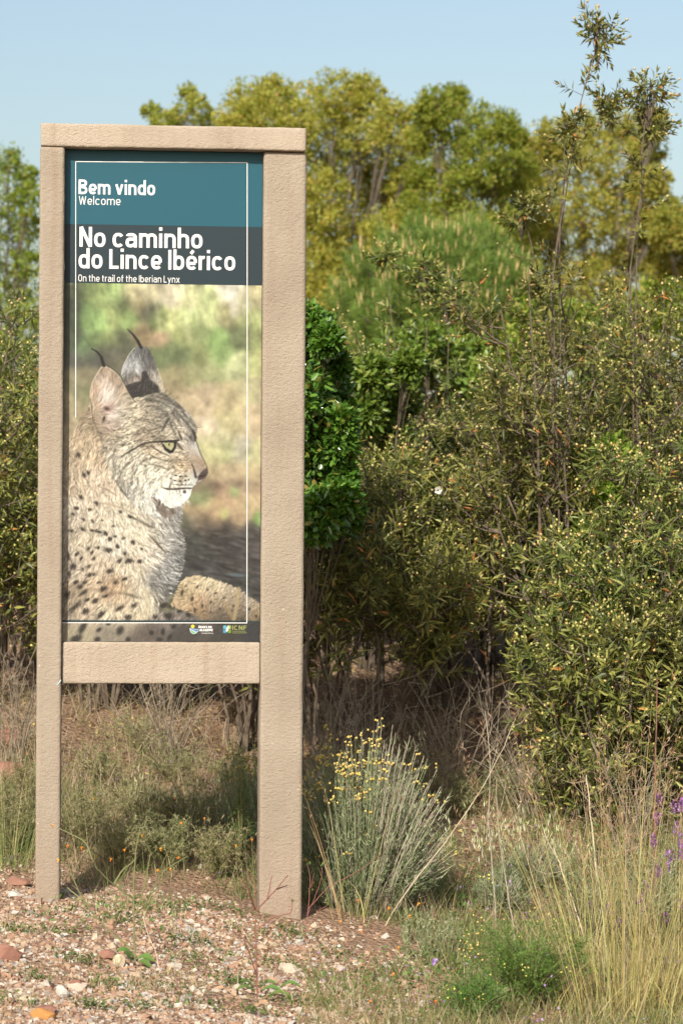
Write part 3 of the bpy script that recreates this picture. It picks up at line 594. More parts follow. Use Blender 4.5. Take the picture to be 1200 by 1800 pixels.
def slab(name, x0, x1, z0, z1, y0, y1, parent, bevel=.007, rough=.0008, seed=0, mat='plaster'):
    """a plastered block with softened, slightly uneven edges"""
    bm = bmesh.new(); bmesh.ops.create_cube(bm, size=1)
    for v in bm.verts: v.co = Vector(((x0+x1)/2+v.co.x*(x1-x0), (y0+y1)/2+v.co.y*(y1-y0), (z0+z1)/2+v.co.z*(z1-z0)))
    bmesh.ops.bevel(bm, geom=list(bm.edges), offset=bevel, segments=3, profile=.5, affect='EDGES')
    for ax, lo, hi in (((1, 0, 0), x0, x1), ((0, 0, 1), z0, z1)):
        n = int((hi-lo)/.014)
        for k in range(1, n):
            p = Vector(ax)*(lo+(hi-lo)*k/n)
            bmesh.ops.bisect_plane(bm, geom=bm.verts[:]+bm.edges[:]+bm.faces[:], plane_co=p, plane_no=ax)
    rs = np.random.RandomState(seed)
    from mathutils import noise as mn
    for v in bm.verts:
        q = v.co*70+Vector((seed*3.1, 0, 0)); q2 = v.co*9
        v.co += Vector((mn.noise(q), mn.noise(q+Vector((9, 3, 1))), mn.noise(q+Vector((2, 8, 5)))))*rough+Vector((mn.noise(q2), 0, mn.noise(q2+Vector((5, 5, 5)))))*rough*1.2
    me = bpy.data.meshes.new(name); bm.to_mesh(me); bm.free()
    for p in me.polygons: p.use_smooth = True
    me.materials.append(M[mat])
    o = bpy.data.objects.new(name, me); COL.objects.link(o); o.parent = parent
    return o

D_RP, D_BAR, D_PAN = .016, .023, .050
bx0, bz1 = loc(72, 219)[0], loc(300, 220)[1]; bx1 = loc(538.5, 240)[0]; bz0 = loc(300, 261)[1]
slab('top_beam', bx0, bx1, bz0, bz1, 0, .15, sign, .006, .0011, 1)
lx0, lx1 = loc(66.5, 900)[0], loc(110, 900)[0]
slab('post', lx0, lx1, -.35, bz0-.0008, .003, .145, sign, .008, .0009, 2, 'postplaster')
rx0, rx1 = loc(459.5, 900, D_RP)[0], loc(535, 900, D_RP)[0]
slab('post', rx0, rx1, -.40, bz0-.0008, D_RP, .145, sign, .010, .0009, 3, 'postplaster')
cz0, cz1 = loc(290, 1202, D_BAR)[1], loc(290, 1129, D_BAR)[1]
slab('cross_rail', lx1+.001, rx0-.001, cz0, cz1, D_BAR, .125, sign, .005, .0007, 4)

# the panel, its print and its lettering
PAN_L, PAN_R = lx1+.001, rx0-.001
def pbox(name, x0, x1, z0, z1, d, mat, parent, thick=.0004):
    g = Geo(); y0, y1 = d-thick, d
    V = [(x, y, z) for y in (y0, y1) for z in (z0, z1) for x in (x0, x1)]
    g.add(V, [[0, 1, 3, 2], [5, 4, 6, 7], [4, 0, 2, 6], [1, 5, 7, 3], [2, 3, 7, 6], [4, 5, 1, 0]])
    return g.build(name, mat, parent)
PR = .50                                         # ink reflectance for full white
def ink(r, g, b): return tuple(PR*c for c in srgb(r, g, b))
def print_mat(name, col): return flat_mat(name, col, .42, .22)
panel = pbox('panel', PAN_L, PAN_R, cz1+.001, bz0-.001, D_PAN+.014, print_mat('panel_board', ink(40, 56, 60)), sign, .014)
z_band = loc(290, 396.5, D_PAN)[1]; z_pic = loc(290, 499.5, D_PAN)[1]
pbox('header_band', PAN_L+.0005, PAN_R-.0005, z_band, bz0-.002, D_PAN-.0003, print_mat('teal_print', ink(46, 108, 126)), panel)
pbox('title_band', PAN_L+.0005, PAN_R-.0005, z_pic, z_band-.0002, D_PAN-.0003, print_mat('slate_print', ink(54, 70, 78)), panel)
# picture: a fine sheet carrying the print as a colour attribute
img = paint_picture()
px0, pz0 = PAN_L+.0005, cz1+.0015; px1, pz1 = PAN_R-.0005, z_pic-.0002
NX, NZ = 300, 540
X, Z = np.meshgrid(np.linspace(px0, px1, NX), np.linspace(pz0, pz1, NZ))
# where each sheet vertex falls in the print's own frame
ua, ub = loc(PX0, 800, D_PAN)[0], loc(PX0+PW, 800, D_PAN)[0]; va, vb = loc(290, PY0, D_PAN)[1], loc(290, PY0+PH, D_PAN)[1]
ix = np.clip((X-ua)/(ub-ua)*img.shape[1]-.5, 0, img.shape[1]-1.01); iy = np.clip((Z-va)/(vb-va)*img.shape[0]-.5, 0, img.shape[0]-1.01)
i0, j0 = ix.astype(int), iy.astype(int); fx, fy = (ix-i0)[..., None], (iy-j0)[..., None]
C = (img[j0, i0]*(1-fx)+img[j0, i0+1]*fx)*(1-fy)+(img[j0+1, i0]*(1-fx)+img[j0+1, i0+1]*fx)*fy
C = np.where(C <= .04045, C/12.92, ((C+.055)/1.055)**2.4)*PR
m, nt, N, Lk, out = new_mat('lynx_print')
vc = N.new('ShaderNodeVertexColor'); vc.layer_name = 'print'
p = N.new('ShaderNodeBsdfPrincipled'); p.inputs['Roughness'].default_value = .38; p.inputs['Specular IOR Level'].default_value = .35
Lk.new(vc.outputs[0], p.inputs['Base Color']); Lk.new(p.outputs[0], out.inputs[0])
g = Geo(); ii = np.arange(NZ-1)[:, None]*NX+np.arange(NX-1)[None]
g.add(np.stack([X, np.full_like(X, D_PAN-.0006), Z], -1), np.stack([ii, ii+1, ii+1+NX, ii+NX], -1).reshape(-1, 4))
pic = g.build('picture', m, panel); pic['label'] = 'printed photograph of a spotted lynx sitting in profile with tufted ears'
ca = pic.data.color_attributes.new('print', 'FLOAT_COLOR', 'POINT')
ca.data.foreach_set('color', np.concatenate([C.reshape(-1, 3), np.ones((NX*NZ, 1))], 1).astype(np.float32).ravel())

M['white_ink'] = print_mat('white_print', (.68, .68, .66))
def stroke(g, pts, w, d):                        # a flat printed line through photo points
    q = [loc(u, v, d) for u, v in pts]; h = w/583/2
    for (xa, za), (xb, zb) in zip(q[:-1], q[1:]):
        l = math.hypot(xb-xa, zb-za); nx, nz = -(zb-za)/l*h, (xb-xa)/l*h; ex, ez = (xb-xa)/l*h, (zb-za)/l*h
        g.add([(xa-nx-ex, d, za-nz-ez), (xb-nx+ex, d, zb-nz+ez), (xb+nx+ex, d, zb+nz+ez), (xa+nx-ex, d, za+nz-ez)], [[0, 1, 2, 3]])
g = Geo(); D_T = D_PAN-.0012
stroke(g, [(133.5, 733), (133.5, 508), (133.5, 284), (434.5, 286), (434.5, 690), (434, 1095), (109, 1094.6)], 1.3, D_T)
g.build('border_line', M['white_ink'], panel)

def sup(cx, cy, rx, ry, a0, a1, n=14, e=2.5):       # part of a squarish ellipse, degrees
    t = np.radians(np.linspace(a0, a1, n)); c, s_ = np.cos(t), np.sin(t)
    return [(cx+rx*math.copysign(abs(p)**(2/e), p), cy+ry*math.copysign(abs(q)**(2/e), q)) for p, q in zip(c, s_)]
def glyph(ch, w):
    """centre lines of a letter (cap height 1) and its advance width, for stroke width w"""
    h = w/2; xh = .72; W = .50+.32*w; A = 1.03; r = min(.24, W/2-h); t = xh-h
    arch = lambda x0, x1: [(x0, .0)]*0+sup((x0+x1)/2, t-.2, (x1-x0)/2, .2, 180, 0)+[(x1, 0)]
    bowl = lambda cx=W/2: sup(cx, xh/2, W/2-h, xh/2-h, 0, 360, 33)
    C = .56+.3*w
    if ch == 'o': return [bowl()], W
    if ch == 'O': return [sup(C/2, .5, C/2-h, .5-h, 0, 360, 37)], C
    if ch in 'ec\u00e9':
        st = [sup(W/2, xh/2, W/2-h, xh/2-h, 0 if ch != 'c' else 36, 318, 27)]
        if ch != 'c': st.append([(h, xh*.46), (W-h, xh*.46)])
        if ch == '\u00e9': st.append([(W*.42, xh+.1), (W*.66, xh+.27)])
        return st, W-.02
    if ch == 'n': return [[(h, 0), (h, xh)], arch(h, W-h)], W
    if ch == 'h': return [[(h, 0), (h, A)], arch(h, W-h)], W
    if ch == 'm': W2 = W*.93; return [[(h, 0), (h, xh)], arch(h, W2-h), arch(W2-h, 2*W2-w-h)], 2*W2-w
    if ch == 'r': return [[(h, 0), (h, xh)], sup(W*.45, t-.22, W*.45-h, .22, 180, 75)], W*.58
    if ch == 'i': return [[(h, 0), (h, xh)], [(h, .87), (h, A)]], w
    if ch in 'lI': return [[(h, 0), (h, A if ch == 'l' else 1)]], w
    if ch == 'd': return [bowl(), [(W-h, 0), (W-h, A)]], W
    if ch == 'b': return [bowl(), [(h, 0), (h, A)]], W
    if ch == 'p': return [bowl(), [(h, -.24), (h, xh)]], W
    if ch == 'u': return [[(h, xh)]+[(x, xh-y) for x, y in arch(h, W-h)[:-1]], [(W-h, xh), (W-h, 0)]], W
    if ch == 'g': return [bowl(), [(W-h, xh), (W-h, -.08)]+sup(W/2, -.08, W/2-h, .16-h, 0, -150, 10)], W
    if ch == 's': return [sup(W*.45, xh*.73, W*.42-h, xh*.27-h, 30, 270, 14)+sup(W*.45, xh*.27, W*.42-h, xh*.27-h, 90, -150, 14)], W*.9
    if ch in 'a\u00e1':
        return [[(h*1.0+.02, xh*.80)]+sup(W*.48, t-.17, W*.52-h, .17, 150, 0)[1:]+[(W-h, 0)], [(W-h, xh*.58), (W*.45, xh*.58)]+sup(W*.40, xh*.29+h*.5, W*.40-h, xh*.29-h*.5, 90, 270, 12)[1:]+[(W*.5, h), (W-h, h*2.2)]], W
    if ch == 't': return [[(W*.24, .93), (W*.24, .2)]+sup(W*.24+.16, .2, .16, .2-h, 180, 262, 7)[1:], [(0, xh-h), (W*.62, xh-h)]], W*.62
    if ch == 'f': return [[(W*.24, 0), (W*.24, A-.2)]+sup(W*.24+.16, A-.2, .16, .2-h, 180, 98, 7)[1:], [(0, xh-h), (W*.6, xh-h)]], W*.6
    if ch == 'v': return [[(h*.9, xh), (W*.5, .02)], [(W-h*.9, xh), (W*.5, .02)]], W
    if ch == 'y': return [[(h*.9, xh), (W*.52, .02)], [(W-h*.9, xh), (W*.5, .0), (W*.36, -.2), (W*.12, -.24+h*.3)]], W
    if ch == 'x': return [[(h*.9, xh), (W-h*.9, 0)], [(W-h*.9, xh), (h*.9, 0)]], W
    if ch == 'N': return [[(h, 0), (h, 1)], [(C-h, 0), (C-h, 1)], [(h*1.1, 1), (C-h*1.1, 0)]], C
    if ch == 'L': return [[(h, 1), (h, 0)], [(h, h), (C*.78, h)]], C*.78
    if ch == 'B': return [[(h, 0), (h, 1)], [(h, 1-h)]+sup(C*.5, .76, C*.46-h, .24-h, 90, -90, 12)+[(h, .52)], [(h, .52)]+sup(C*.5, .26+h*.2, C*.5-h, .26-h*.8, 90, -90, 12)+[(h, h)]], C
    if ch == 'E': return [[(h, 0), (h, 1)], [(h, h), (C*.8, h)], [(h, .52), (C*.74, .52)], [(h, 1-h), (C*.8, 1-h)]], C*.8
    if ch == 'F': return [[(h, 0), (h, 1)], [(h, .50), (C*.74, .50)], [(h, 1-h), (C*.8, 1-h)]], C*.8
    if ch == 'W': W3 = C*1.45; return [[(h, 1), (W3*.27, 0)], [(W3*.5, .95), (W3*.27, 0)], [(W3*.5, .95), (W3*.73, 0)], [(W3-h, 1), (W3*.73, 0)]], W3
    if ch == 'V': return [[(h, 1), (C*.5, .02)], [(C-h, 1), (C*.5, .02)]], C
    if ch in 'A\u00c1': return [[(h, 0), (C*.5, .98)], [(C-h, 0), (C*.5, .98)], [(C*.22, .3), (C*.78, .3)]]+([[(C*.45, 1.1), (C*.66, 1.3)]] if ch != 'A' else []), C
    if ch in 'CG': return [sup(C/2, .5, C/2-h, .5-h, 42, 318, 27)]+([[(C-h, .1), (C-h, .46)], [(C*.55, .46), (C-h, .46)]] if ch == 'G' else []), C
    if ch == 'U': return [[(h, 1)]+sup(C/2, .28, C/2-h, .28-h, 180, 360)+[(C-h, 1)]], C
    if ch == 'S': return [sup(C*.5, .74, C*.5-h, .26-h, 30, 270, 14)+sup(C*.5, .26, C*.5-h, .26-h, 90, -150, 14)], C
    if ch == 'D': return [[(h, 0), (h, 1)], [(h, 1-h)]+sup(C*.5, .5, C*.5-h, .5-h, 90, -90, 16)+[(h, h)]], C
    if ch == 'R': return [[(h, 0), (h, 1)], [(h, 1-h)]+sup(C*.5, .73, C*.48-h, .27-h, 90, -90, 12)+[(h, .47)], [(C*.5, .47), (C-h, 0)]], C
    if ch == 'P': return [[(h, 0), (h, 1)], [(h, 1-h)]+sup(C*.5, .73, C*.48-h, .27-h, 90, -90, 12)+[(h, .47)]], C
    return [], .24
def lettering(name, text, u0, v_cap, u1, v_base, mat, w=.12, d=D_T, parent=None):
    """printed words drawn with strokes of even width"""
    polys, x = [], 0.0
    for ch in text:
        st, adv = glyph(ch, w)
        for k, s_ in enumerate(st): polys.append((np.array(s_, float)+[x, 0], k))
        x += adv+((.10 if w > .15 else .15) if ch != ' ' else 0)
    (xa, za), (xb, _) = loc(u0, v_base, d), loc(u1, v_base, d); zt = loc(u0, v_cap, d)[1]
    sx, sz = (xb-xa)/(x-(.10 if w > .15 else .15)), zt-za; g = Geo()
    for P, k in polys:
        closed = len(P) > 20 and np.hypot(*(P[0]-P[-1])) < 1e-6
        keep = np.r_[True, np.hypot(*np.diff(P, axis=0).T) > 1e-5]; P = P[keep]
        T = np.gradient(P, axis=0)
        if closed: T[0] = T[-1] = P[1]-P[-2]
        T /= np.hypot(T[:, 0], T[:, 1])[:, None]; Nn = np.stack([-T[:, 1], T[:, 0]], -1)*w/2
        Q = np.stack([P-Nn, P+Nn], 1).reshape(-1, 2); n = len(P)
        V = np.stack([xa+Q[:, 0]*sx, np.full(len(Q), d-.00003*k), za+Q[:, 1]*sz], -1)
        i = np.arange(n-1)*2; g.add(V, np.stack([i, i+2, i+3, i+1], -1))
    return g.build(name, mat, parent or panel)
lettering('lettering', 'Bem vindo', 138.5, 315.5, 273, 341, M['white_ink'], .16)
lettering('lettering', 'Welcome', 139, 344.5, 212, 359.5, M['white_ink'], .095)
lettering('lettering', 'No caminho', 140, 398.5, 356, 433.5, M['white_ink'], .155)
lettering('lettering', 'do Lince Ib\u00e9rico', 138.5, 437, 413.5, 471.5, M['white_ink'], .155)
lettering('lettering', 'On the trail of the Iberian Lynx', 138, 482.5, 316, 494.5, M['white_ink'], .10)

def zl(x, y): return (300+x/6.667, 1060+y/6.667)  # from the enlarged logo corner to photo pixels
def fpoly(name, pts, col, d=D_T, smooth=0):
    q = [loc(*zl(*p_), d) for p_ in pts]; g = Geo(); g.add([(x, d, z) for x, z in q], [list(range(len(q)))])
    return g.build(name, print_mat(name+'_ink', ink(*col)), panel)
def disc(x, y, rx, ry, n=20, rot=0):
    return [(x+rx*math.cos(t)*math.cos(rot)-ry*math.sin(t)*math.sin(rot), y+rx*math.cos(t)*math.sin(rot)+ry*math.sin(t)*math.cos(rot)) for t in [2*math.pi*k/n for k in range(n)]]
fpoly('logo_base', [(222, 296), (250, 290), (290, 306), (334, 304), (326, 330), (300, 356), (268, 366), (240, 352), (228, 330)], (226, 232, 236), D_T+.0002)
fpoly('logo_sun', disc(260, 273, 22, 21), (240, 232, 84), D_T-.0001)
fpoly('logo_wave', [(226, 302), (252, 294), (288, 312), (332, 308), (316, 332), (290, 334), (262, 314)], (96, 152, 214))
fpoly('logo_hill', [(232, 314), (256, 320), (280, 342), (302, 346), (268, 360), (242, 346)], (142, 212, 164))
lettering('logo_lettering', '\u00c1GUAS DO', *zl(326, 268), *zl(482, 293), M['white_ink'], .22)
lettering('logo_lettering', 'ALGARVE', *zl(340, 301), *zl(494, 330), M['white_ink'], .22)
lettering('logo_lettering', 'Grupo \u00c1guas de Portugal', *zl(362, 347), *zl(498, 358), M['white_ink'], .14)
for (x, y), c in zip([(635, 284), (688, 284), (635, 332), (688, 332)], [(112, 196, 216), (176, 202, 92), (92, 166, 206), (134, 162, 78)]):
    fpoly('logo_square', [(x-20, y-17), (x-15, y-22), (x+14, y-22), (x+19, y-17), (x+19, y+15), (x+14, y+20), (x-15, y+20), (x-20, y+15)], c)
fpoly('logo_leaf', disc(666, 302, 15, 38, 22, .35), (246, 248, 240), D_T-.0002)
olive = print_mat('olive_print', ink(182, 190, 116))
lettering('logo_lettering', 'ICNF', *zl(722, 264), *zl(890, 315), olive, .14)
g = Geo(); stroke(g, [zl(722, 330), zl(876, 330)], .7, D_T); stroke(g, [zl(722, 350), zl(890, 350)], .7, D_T); g.build('logo_rule', olive, panel)
g = Geo(); q = [loc(u, v, .0022) for u, v in [(99.6, 1203.5), (104, 1199), (107.2, 1194.6), (108, 1195.4), (104.8, 1200.4), (100.2, 1204.4)]]
g.add([(x, .0012, z) for x, z in q], [list(range(6))]); g.build('paint_scratch', flat_mat('pale_blue_scratch', (.45, .62, .66)), sign)
# ---------------------------------------------------------------- shrubs and trees
def shoots(g, gb, base, d, L, rs, leafL=.062, leafW=.0125, pairs=7, bud=.55, droop=.55, tmpl=LEAF6, budr=.006):
    """leafy shoot tips: opposite leaves, the old ones hanging, the young ones upright, buds on top"""
    m = len(base); d = nrm(d); ref = nrm(rs.randn(m, 3)); A = nrm(np.cross(d, ref)); B = np.cross(d, A)
    for k in range(pairs):
        t = (k+.3)/pairs; pos = base+d*(L*t)[:, None]; ph = rs.uniform(0, 6.28, m) if k % 2 == 0 else ph+math.pi/2
        for s in (0, math.pi):
            keep = rs.rand(m) < .92
            rad = A*np.cos(ph+s)[:, None]+B*np.sin(ph+s)[:, None]
            open_ = (1.25-.95*t+rs.uniform(-.25, .25, m))[:, None]
            ld = d*np.cos(open_)+rad*np.sin(open_); ld[:, 2] -= droop*(1-t)*rs.uniform(.3, 1.4, m)
            up = d+rs.randn(m, 3)*.35
            s_ = (1.0-.45*t)*rs.uniform(.65, 1.2, m)
            place(g, tmpl, pos[keep], ld[keep], up[keep], leafL*s_[keep], leafW*s_[keep]**.5)
    if gb is not None and bud > 0:
        for k in range(3):
            kk = rs.rand(m) < bud*(1-.25*k); n = kk.sum()
            tip = base[kk]+d[kk]*(L[kk]*rs.uniform(.98, 1.2, n))[:, None]+rs.randn(n, 3)*.011
            r = budr*2*rs.uniform(.7, 1.2, n)
            place(gb, OCT, tip, d[kk]+rs.randn(n, 3)*.2, nrm(rs.randn(n, 3)), r*1.25, r, thick=r)

def rockrose(label, pos, H, R, seed, stems=9, side=9, twigs=4, bud=.6, leaves=1.0, leader=None, group='rockrose shrubs of the thicket', bare=.28, flowers=0, leafL=.062):
    rs = np.random.RandomState(seed)
    root = empty('rockrose_shrub', pos, 0, label, 'shrub', group)
    gs, gl, gb = Geo(), Geo(), Geo(); bases, dirs, lens, ltip = [], [], [], []
    def tip(p, d, l): bases.append(p); dirs.append(d); lens.append(l)
    for i in range(stems):
        az = rs.uniform(0, 6.283); rr = R*math.sqrt(rs.uniform(.03, 1)); h = H*(1-.38*(rr/R)**2)*rs.uniform(.72, 1.0)
        b0 = np.array([rs.uniform(-.07, .07), rs.uniform(-.07, .07), -.03]); b1 = np.array([rr*.35*math.cos(az+.5)+rs.uniform(-.08, .08), rr*.35*math.sin(az+.5)+rs.uniform(-.08, .08), h*.55]); b2 = np.array([rr*math.cos(az), rr*math.sin(az), h])
        P = bez(b0, b1, b2, 9); P[1:-1] += rs.randn(7, 3)*.012
        tube(gs, P, np.linspace(.0075*(.6+.3*H), .0024, 9), 5)
        tip(P[-2], P[-1]-P[-2], rs.uniform(.10, .16))
        for k in range(side):
            t = rs.uniform(bare, .97)**.9; j = min(7, int(t*8)); p0 = P[j]+(P[j+1]-P[j])*(t*8-j)
            a2 = rs.uniform(0, 6.283); out = np.array([math.cos(a2), math.sin(a2), rs.uniform(.35, 1.3)])+.5*np.array([math.cos(az), math.sin(az), 0])
            l = rs.uniform(.14, .38)*(.75+.25*H)*(1.15-.5*t); d = nrm(out); p2 = p0+d*l; p2[2] += .1*l
            if p2[2] > H*1.02: p2[2] = H*rs.uniform(.9, 1.02)
            Q = bez(p0, p0+d*l*.5+np.array([0, 0, -.04]), p2, 5)
            tube(gs, Q, np.linspace(.0042, .0018, 5), 4); tip(Q[-2], Q[-1]-Q[-2], rs.uniform(.09, .15))
            for q in range(twigs):
                t2 = rs.uniform(.3, .95); p3 = Q[min(3, int(t2*4))]; d3 = nrm(d*.6+nrm(rs.randn(3))*.8+np.array([0, 0, .45])); l3 = rs.uniform(.06, .16)
                tube(gs, np.array([p3, p3+d3*l3*.5, p3+d3*l3]), [.0022, .0018, .0013], 3); tip(p3+d3*l3*.4, d3, rs.uniform(.08, .14))
    for pts, rad in (leader or []):                  # long bare leaders ending in a leaf tuft
        yb = pos[1]+rs.uniform(-.05, .05); P = np.array([np.array(at(u, v, yb)-Vector(pos)) for u, v in pts]); Q = np.concatenate([bez([0, 0, 0], [P[0][0]*.4, .02, P[0][2]*.6], P[0], 5)[:-1], P]); Q[1:-1] += rs.randn(len(Q)-2, 3)*.006
        tube(gs, Q, np.linspace(.0045, .0018, len(Q)), 5); r = rad/FPX*yb; c = Q[-1]
        for k in range(9):
            j = rs.randint(len(Q)//2, len(Q)-1); o = Q[j]+(Q[j+1]-Q[j])*rs.rand(); d_ = nrm(rs.randn(3)*[1, 1, .3]+[0, 0, .7]); l_ = rs.uniform(.04, .12); tube(gs, np.array([o, o+d_*l_*.5, o+d_*l_]), [.0016, .0013, .001], 3)
            ltip.append((o+d_*l_*.5, d_, .07))
        for k in range(int(9+rad*.34)):
            e = c+nrm(rs.randn(3))*r*np.array([.62, .62, .95])*rs.uniform(.15, .8); o = c-np.array([0, 0, r*1.1])+(e-c)*np.array([.25, .25, .7])
            tube(gs, bez(o, (o+e)/2+[0, 0, -.01], e, 4), [.002, .0017, .0014, .0011], 3); ltip.append((e-[0, 0, .03], nrm((e-c)*[1.3, 1.3, .5])+np.array([0, 0, .55]), rs.uniform(.06, .10)))
    B, D, Ln = np.array(bases), np.array(dirs), np.array(lens)
    keep = rs.rand(len(B)) < leaves
    shoots(gl, gb, B[keep], D[keep], Ln[keep], rs, leafL=leafL, bud=bud)
    if ltip: shoots(gl, gb, np.array([t[0] for t in ltip]), np.array([t[1] for t in ltip]), np.array([t[2] for t in ltip]), rs, leafL=.056, leafW=.0145, pairs=6, bud=.4, droop=.35)
    gs.build('stem', M['stem'], root); gl.build('foliage', M['rockrose'], root, kind='stuff')
    if gb.n: gb.build('flower_buds', M['bud'], root, True, 'stuff')
    for f in range(flowers):                         # open white flowers
        k = rs.randint(len(B)); gf = Geo(); c = B[k]+nrm(D[k])*Ln[k]; a = np.arange(5)*1.2566
        pd = np.stack([np.cos(a), np.full(5, -.6)*1.0, np.sin(a)], -1)
        place(gf, OVAL, np.repeat(c[None], 5, 0)+pd*.003, pd, np.tile([0, -1., .3], (5, 1)), np.full(5, .015), np.full(5, .017)); gf.build('flower', M['petal'], root)
    return root

def lobes_tree(name, label, cat, base, lobes, y, leaf, mat, bark, per, L, W, seed, trunk_r=.12, group=None, tmpl=LEAFQ, cl=6, zspread=1.0, cand=None, swell=1.0, shell=.2, fill=.45):
    """trunk, limbs out to every lobe, and leaf clusters spread through each lobe; lobes come as photo (u, v, radius) at distance y"""
    rs = np.random.RandomState(seed); base = Vector(base)
    root = empty(name, base, 0, label, cat, group)
    gt, gl = Geo(), Geo(); ctr = []
    for (u, v, r) in lobes:
        yy_ = y+rs.uniform(-1, 1)*zspread; p = at(u, v, yy_)-base; ctr.append((np.array(p), r*swell/FPX*yy_))
    mid = np.mean([c for c, _ in ctr], 0); low = min(c[2]-r for c, r in ctr)
    fork = np.array([mid[0]*.5, mid[1]*.5, max(.2*mid[2], low*.6)])
    T = bez([0, 0, -.2], [mid[0]*.1, 0, fork[2]*.5], fork, 6); tube(gt, T, np.linspace(trunk_r*.8, trunk_r*.3, 6), 8)
    for c, r in ctr:
        Q = bez(fork, fork*.5+c*.5+np.array([rs.uniform(-.3, .3)*r*2, 0, -.3*r]), c, 7); Q[1:-1] += rs.randn(5, 3)*r*.06
        tube(gt, Q, np.linspace(trunk_r*.10, trunk_r*.03, 7), 5)
        for k in range(7):
            d = nrm(rs.randn(3)+[0, 0, .4]); e = c+d*r*rs.uniform(.5, .95); tube(gt, bez(Q[rs.randint(3, 6)], (c+e)/2+rs.randn(3)*r*.1, e, 4), np.linspace(trunk_r*.05, trunk_r*.02, 4), 3)
        # sub-clumps on the lobe, leaves gathered in each of them
        ns = max(12, int(40*per)); dirs = nrm(rs.randn(ns, 3)); rad = r*1.12*rs.uniform(shell, 1.0, ns)**.7
        sc = c+dirs*rad[:, None]*np.array([1, 1, .95]); sr = r*rs.uniform(.12, .30, ns)
        nl = int(38*per); P = np.repeat(sc, nl, 0)+nrm(rs.randn(ns*nl, 3))*(np.repeat(sr, nl)*rs.rand(ns*nl)**.45)[:, None]
        sd = np.repeat(dirs, nl, 0)
        nu = int(ns*nl*fill); du = nrm(rs.randn(nu, 3)); P = np.concatenate([P, c+du*(r*1.2*rs.rand(nu)**.5)[:, None]]); sd = np.concatenate([sd, du])
        n = len(P); dd = nrm(sd*.8+rs.randn(n, 3)*.8+np.array([0, 0, .15])); place(gl, tmpl, P, dd, nrm(rs.randn(n, 3)*.6+sd*.5+np.array([0, -.2, .6])), L*rs.uniform(.6, 1.25, n), W*rs.uniform(.7, 1.2, n))
    gt.build('trunk', M[bark], root); gl.build('crown', M[mat], root, kind='stuff')
    return root

def base_under(u, y): return at_col(u, y)

# cork oaks on the rise behind (photo lobes), one by one
lobes_tree('oak_tree', 'broad olive green oak rising behind the right half of the sign top', 'tree', base_under(585, 46), [(440,190,44),(418,218,36),(482,172,34),(530,200,50),(590,183,48),(640,166,32),(690,215,38),(640,230,58),(570,250,58),(610,310,60),(682,285,44),
    (560,350,50),(640,370,55),(690,345,36),(560,425,45),(620,430,48),(678,405,36),(500,235,50),(470,265,46),(450,330,60),(500,400,60),(520,300,60),(590,490,60),(660,480,50),(540,500,60),(620,560,70),(560,590,70),(715,330,34),(712,400,40),(700,460,50),(735,250,20)], 46, .09, 'oak', 'bark', 1.29, .062, .038, 11, .2, 'oaks on the rise', zspread=1.6, swell=1.08)
lobes_tree('oak_tree', 'fresh green oak left of centre sky, above the pine dome', 'tree', base_under(815, 43), [(765,188,32),(800,176,24),(758,236,36),(828,232,46),(878,228,34),(908,243,18),(790,290,46),(850,285,44),(748,312,34),(800,338,40),(862,322,28),
    (735,372,34),(792,378,30),(768,200,20),(770,430,40),(820,460,60),(890,470,50),(905,300,34),(900,360,36),(870,400,40),(908,420,40),(830,400,40)], 43, .09, 'oakgreen', 'bark', 1.12, .062, .038, 12, .16, 'oaks on the rise', zspread=1.4, swell=1.07)
lobes_tree('oak_tree', 'yellowish oak behind the tall rockrose stems at right', 'tree', base_under(1040, 45), [(930,275,30),(958,252,36),(1010,242,40),(1060,232,44),(1112,232,36),(1148,216,22),(1140,262,30),(948,312,40),(1020,300,46),(1090,300,44),(1128,332,24),
    (960,370,46),(1030,370,46),(1092,372,38),(1128,392,28),(970,430,48),(1050,440,48),(960,500,48),(1040,505,45),(1110,445,38),(1000,560,50),(1090,540,50),(925,330,34),(920,400,40),(1150,320,26),(1160,380,34),(1150,440,50),(930,460,44)], 45, .09, 'oak', 'bark', 1.12, .062, .038, 13, .2, 'oaks on the rise', zspread=1.6, swell=1.08)
lobes_tree('oak_tree', 'low oak cut by the right picture edge, behind the rockroses', 'tree', base_under(1215, 44), [(1180,480,50),(1220,520,60),(1150,520,50),(1172,402,36),(1204,390,40),(1240,380,46),(1190,436,44),(1240,450,50),(1290,400,60)], 44, .09, 'oak', 'bark', 1.12, .062, .038, 14, .14, 'oaks on the rise')
lobes_tree('oak_tree', 'thin airy oak whose twigs show above the left half of the sign', 'tree', base_under(310, 48), [(266,196,15),(330,166,17),(347,190,24),(312,212,26),(286,216,20),(372,216,22),(330,250,44),(270,270,40),(380,270,40),(300,320,60),(360,340,60)], 48, .09, 'oak', 'bark', 0.69, .062, .038, 15, .14, 'oaks on the rise')
lobes_tree('oak_tree', 'open crowned oak at the left edge beside the sign post', 'tree', base_under(10, 44), [(14,286,28),(46,312,20),(8,332,38),(52,352,26),(20,392,36),(56,402,26),(8,452,38),(50,462,28),(-42,320,60),(-44,420,60),(36,505,28),(-90,380,60),(20,530,50),(60,555,40),(-20,560,60),(40,600,50)], 44, .09, 'oakgreen', 'bark', 0.66, .062, .038, 16, .16, 'oaks on the rise', zspread=1.4, swell=1.07)

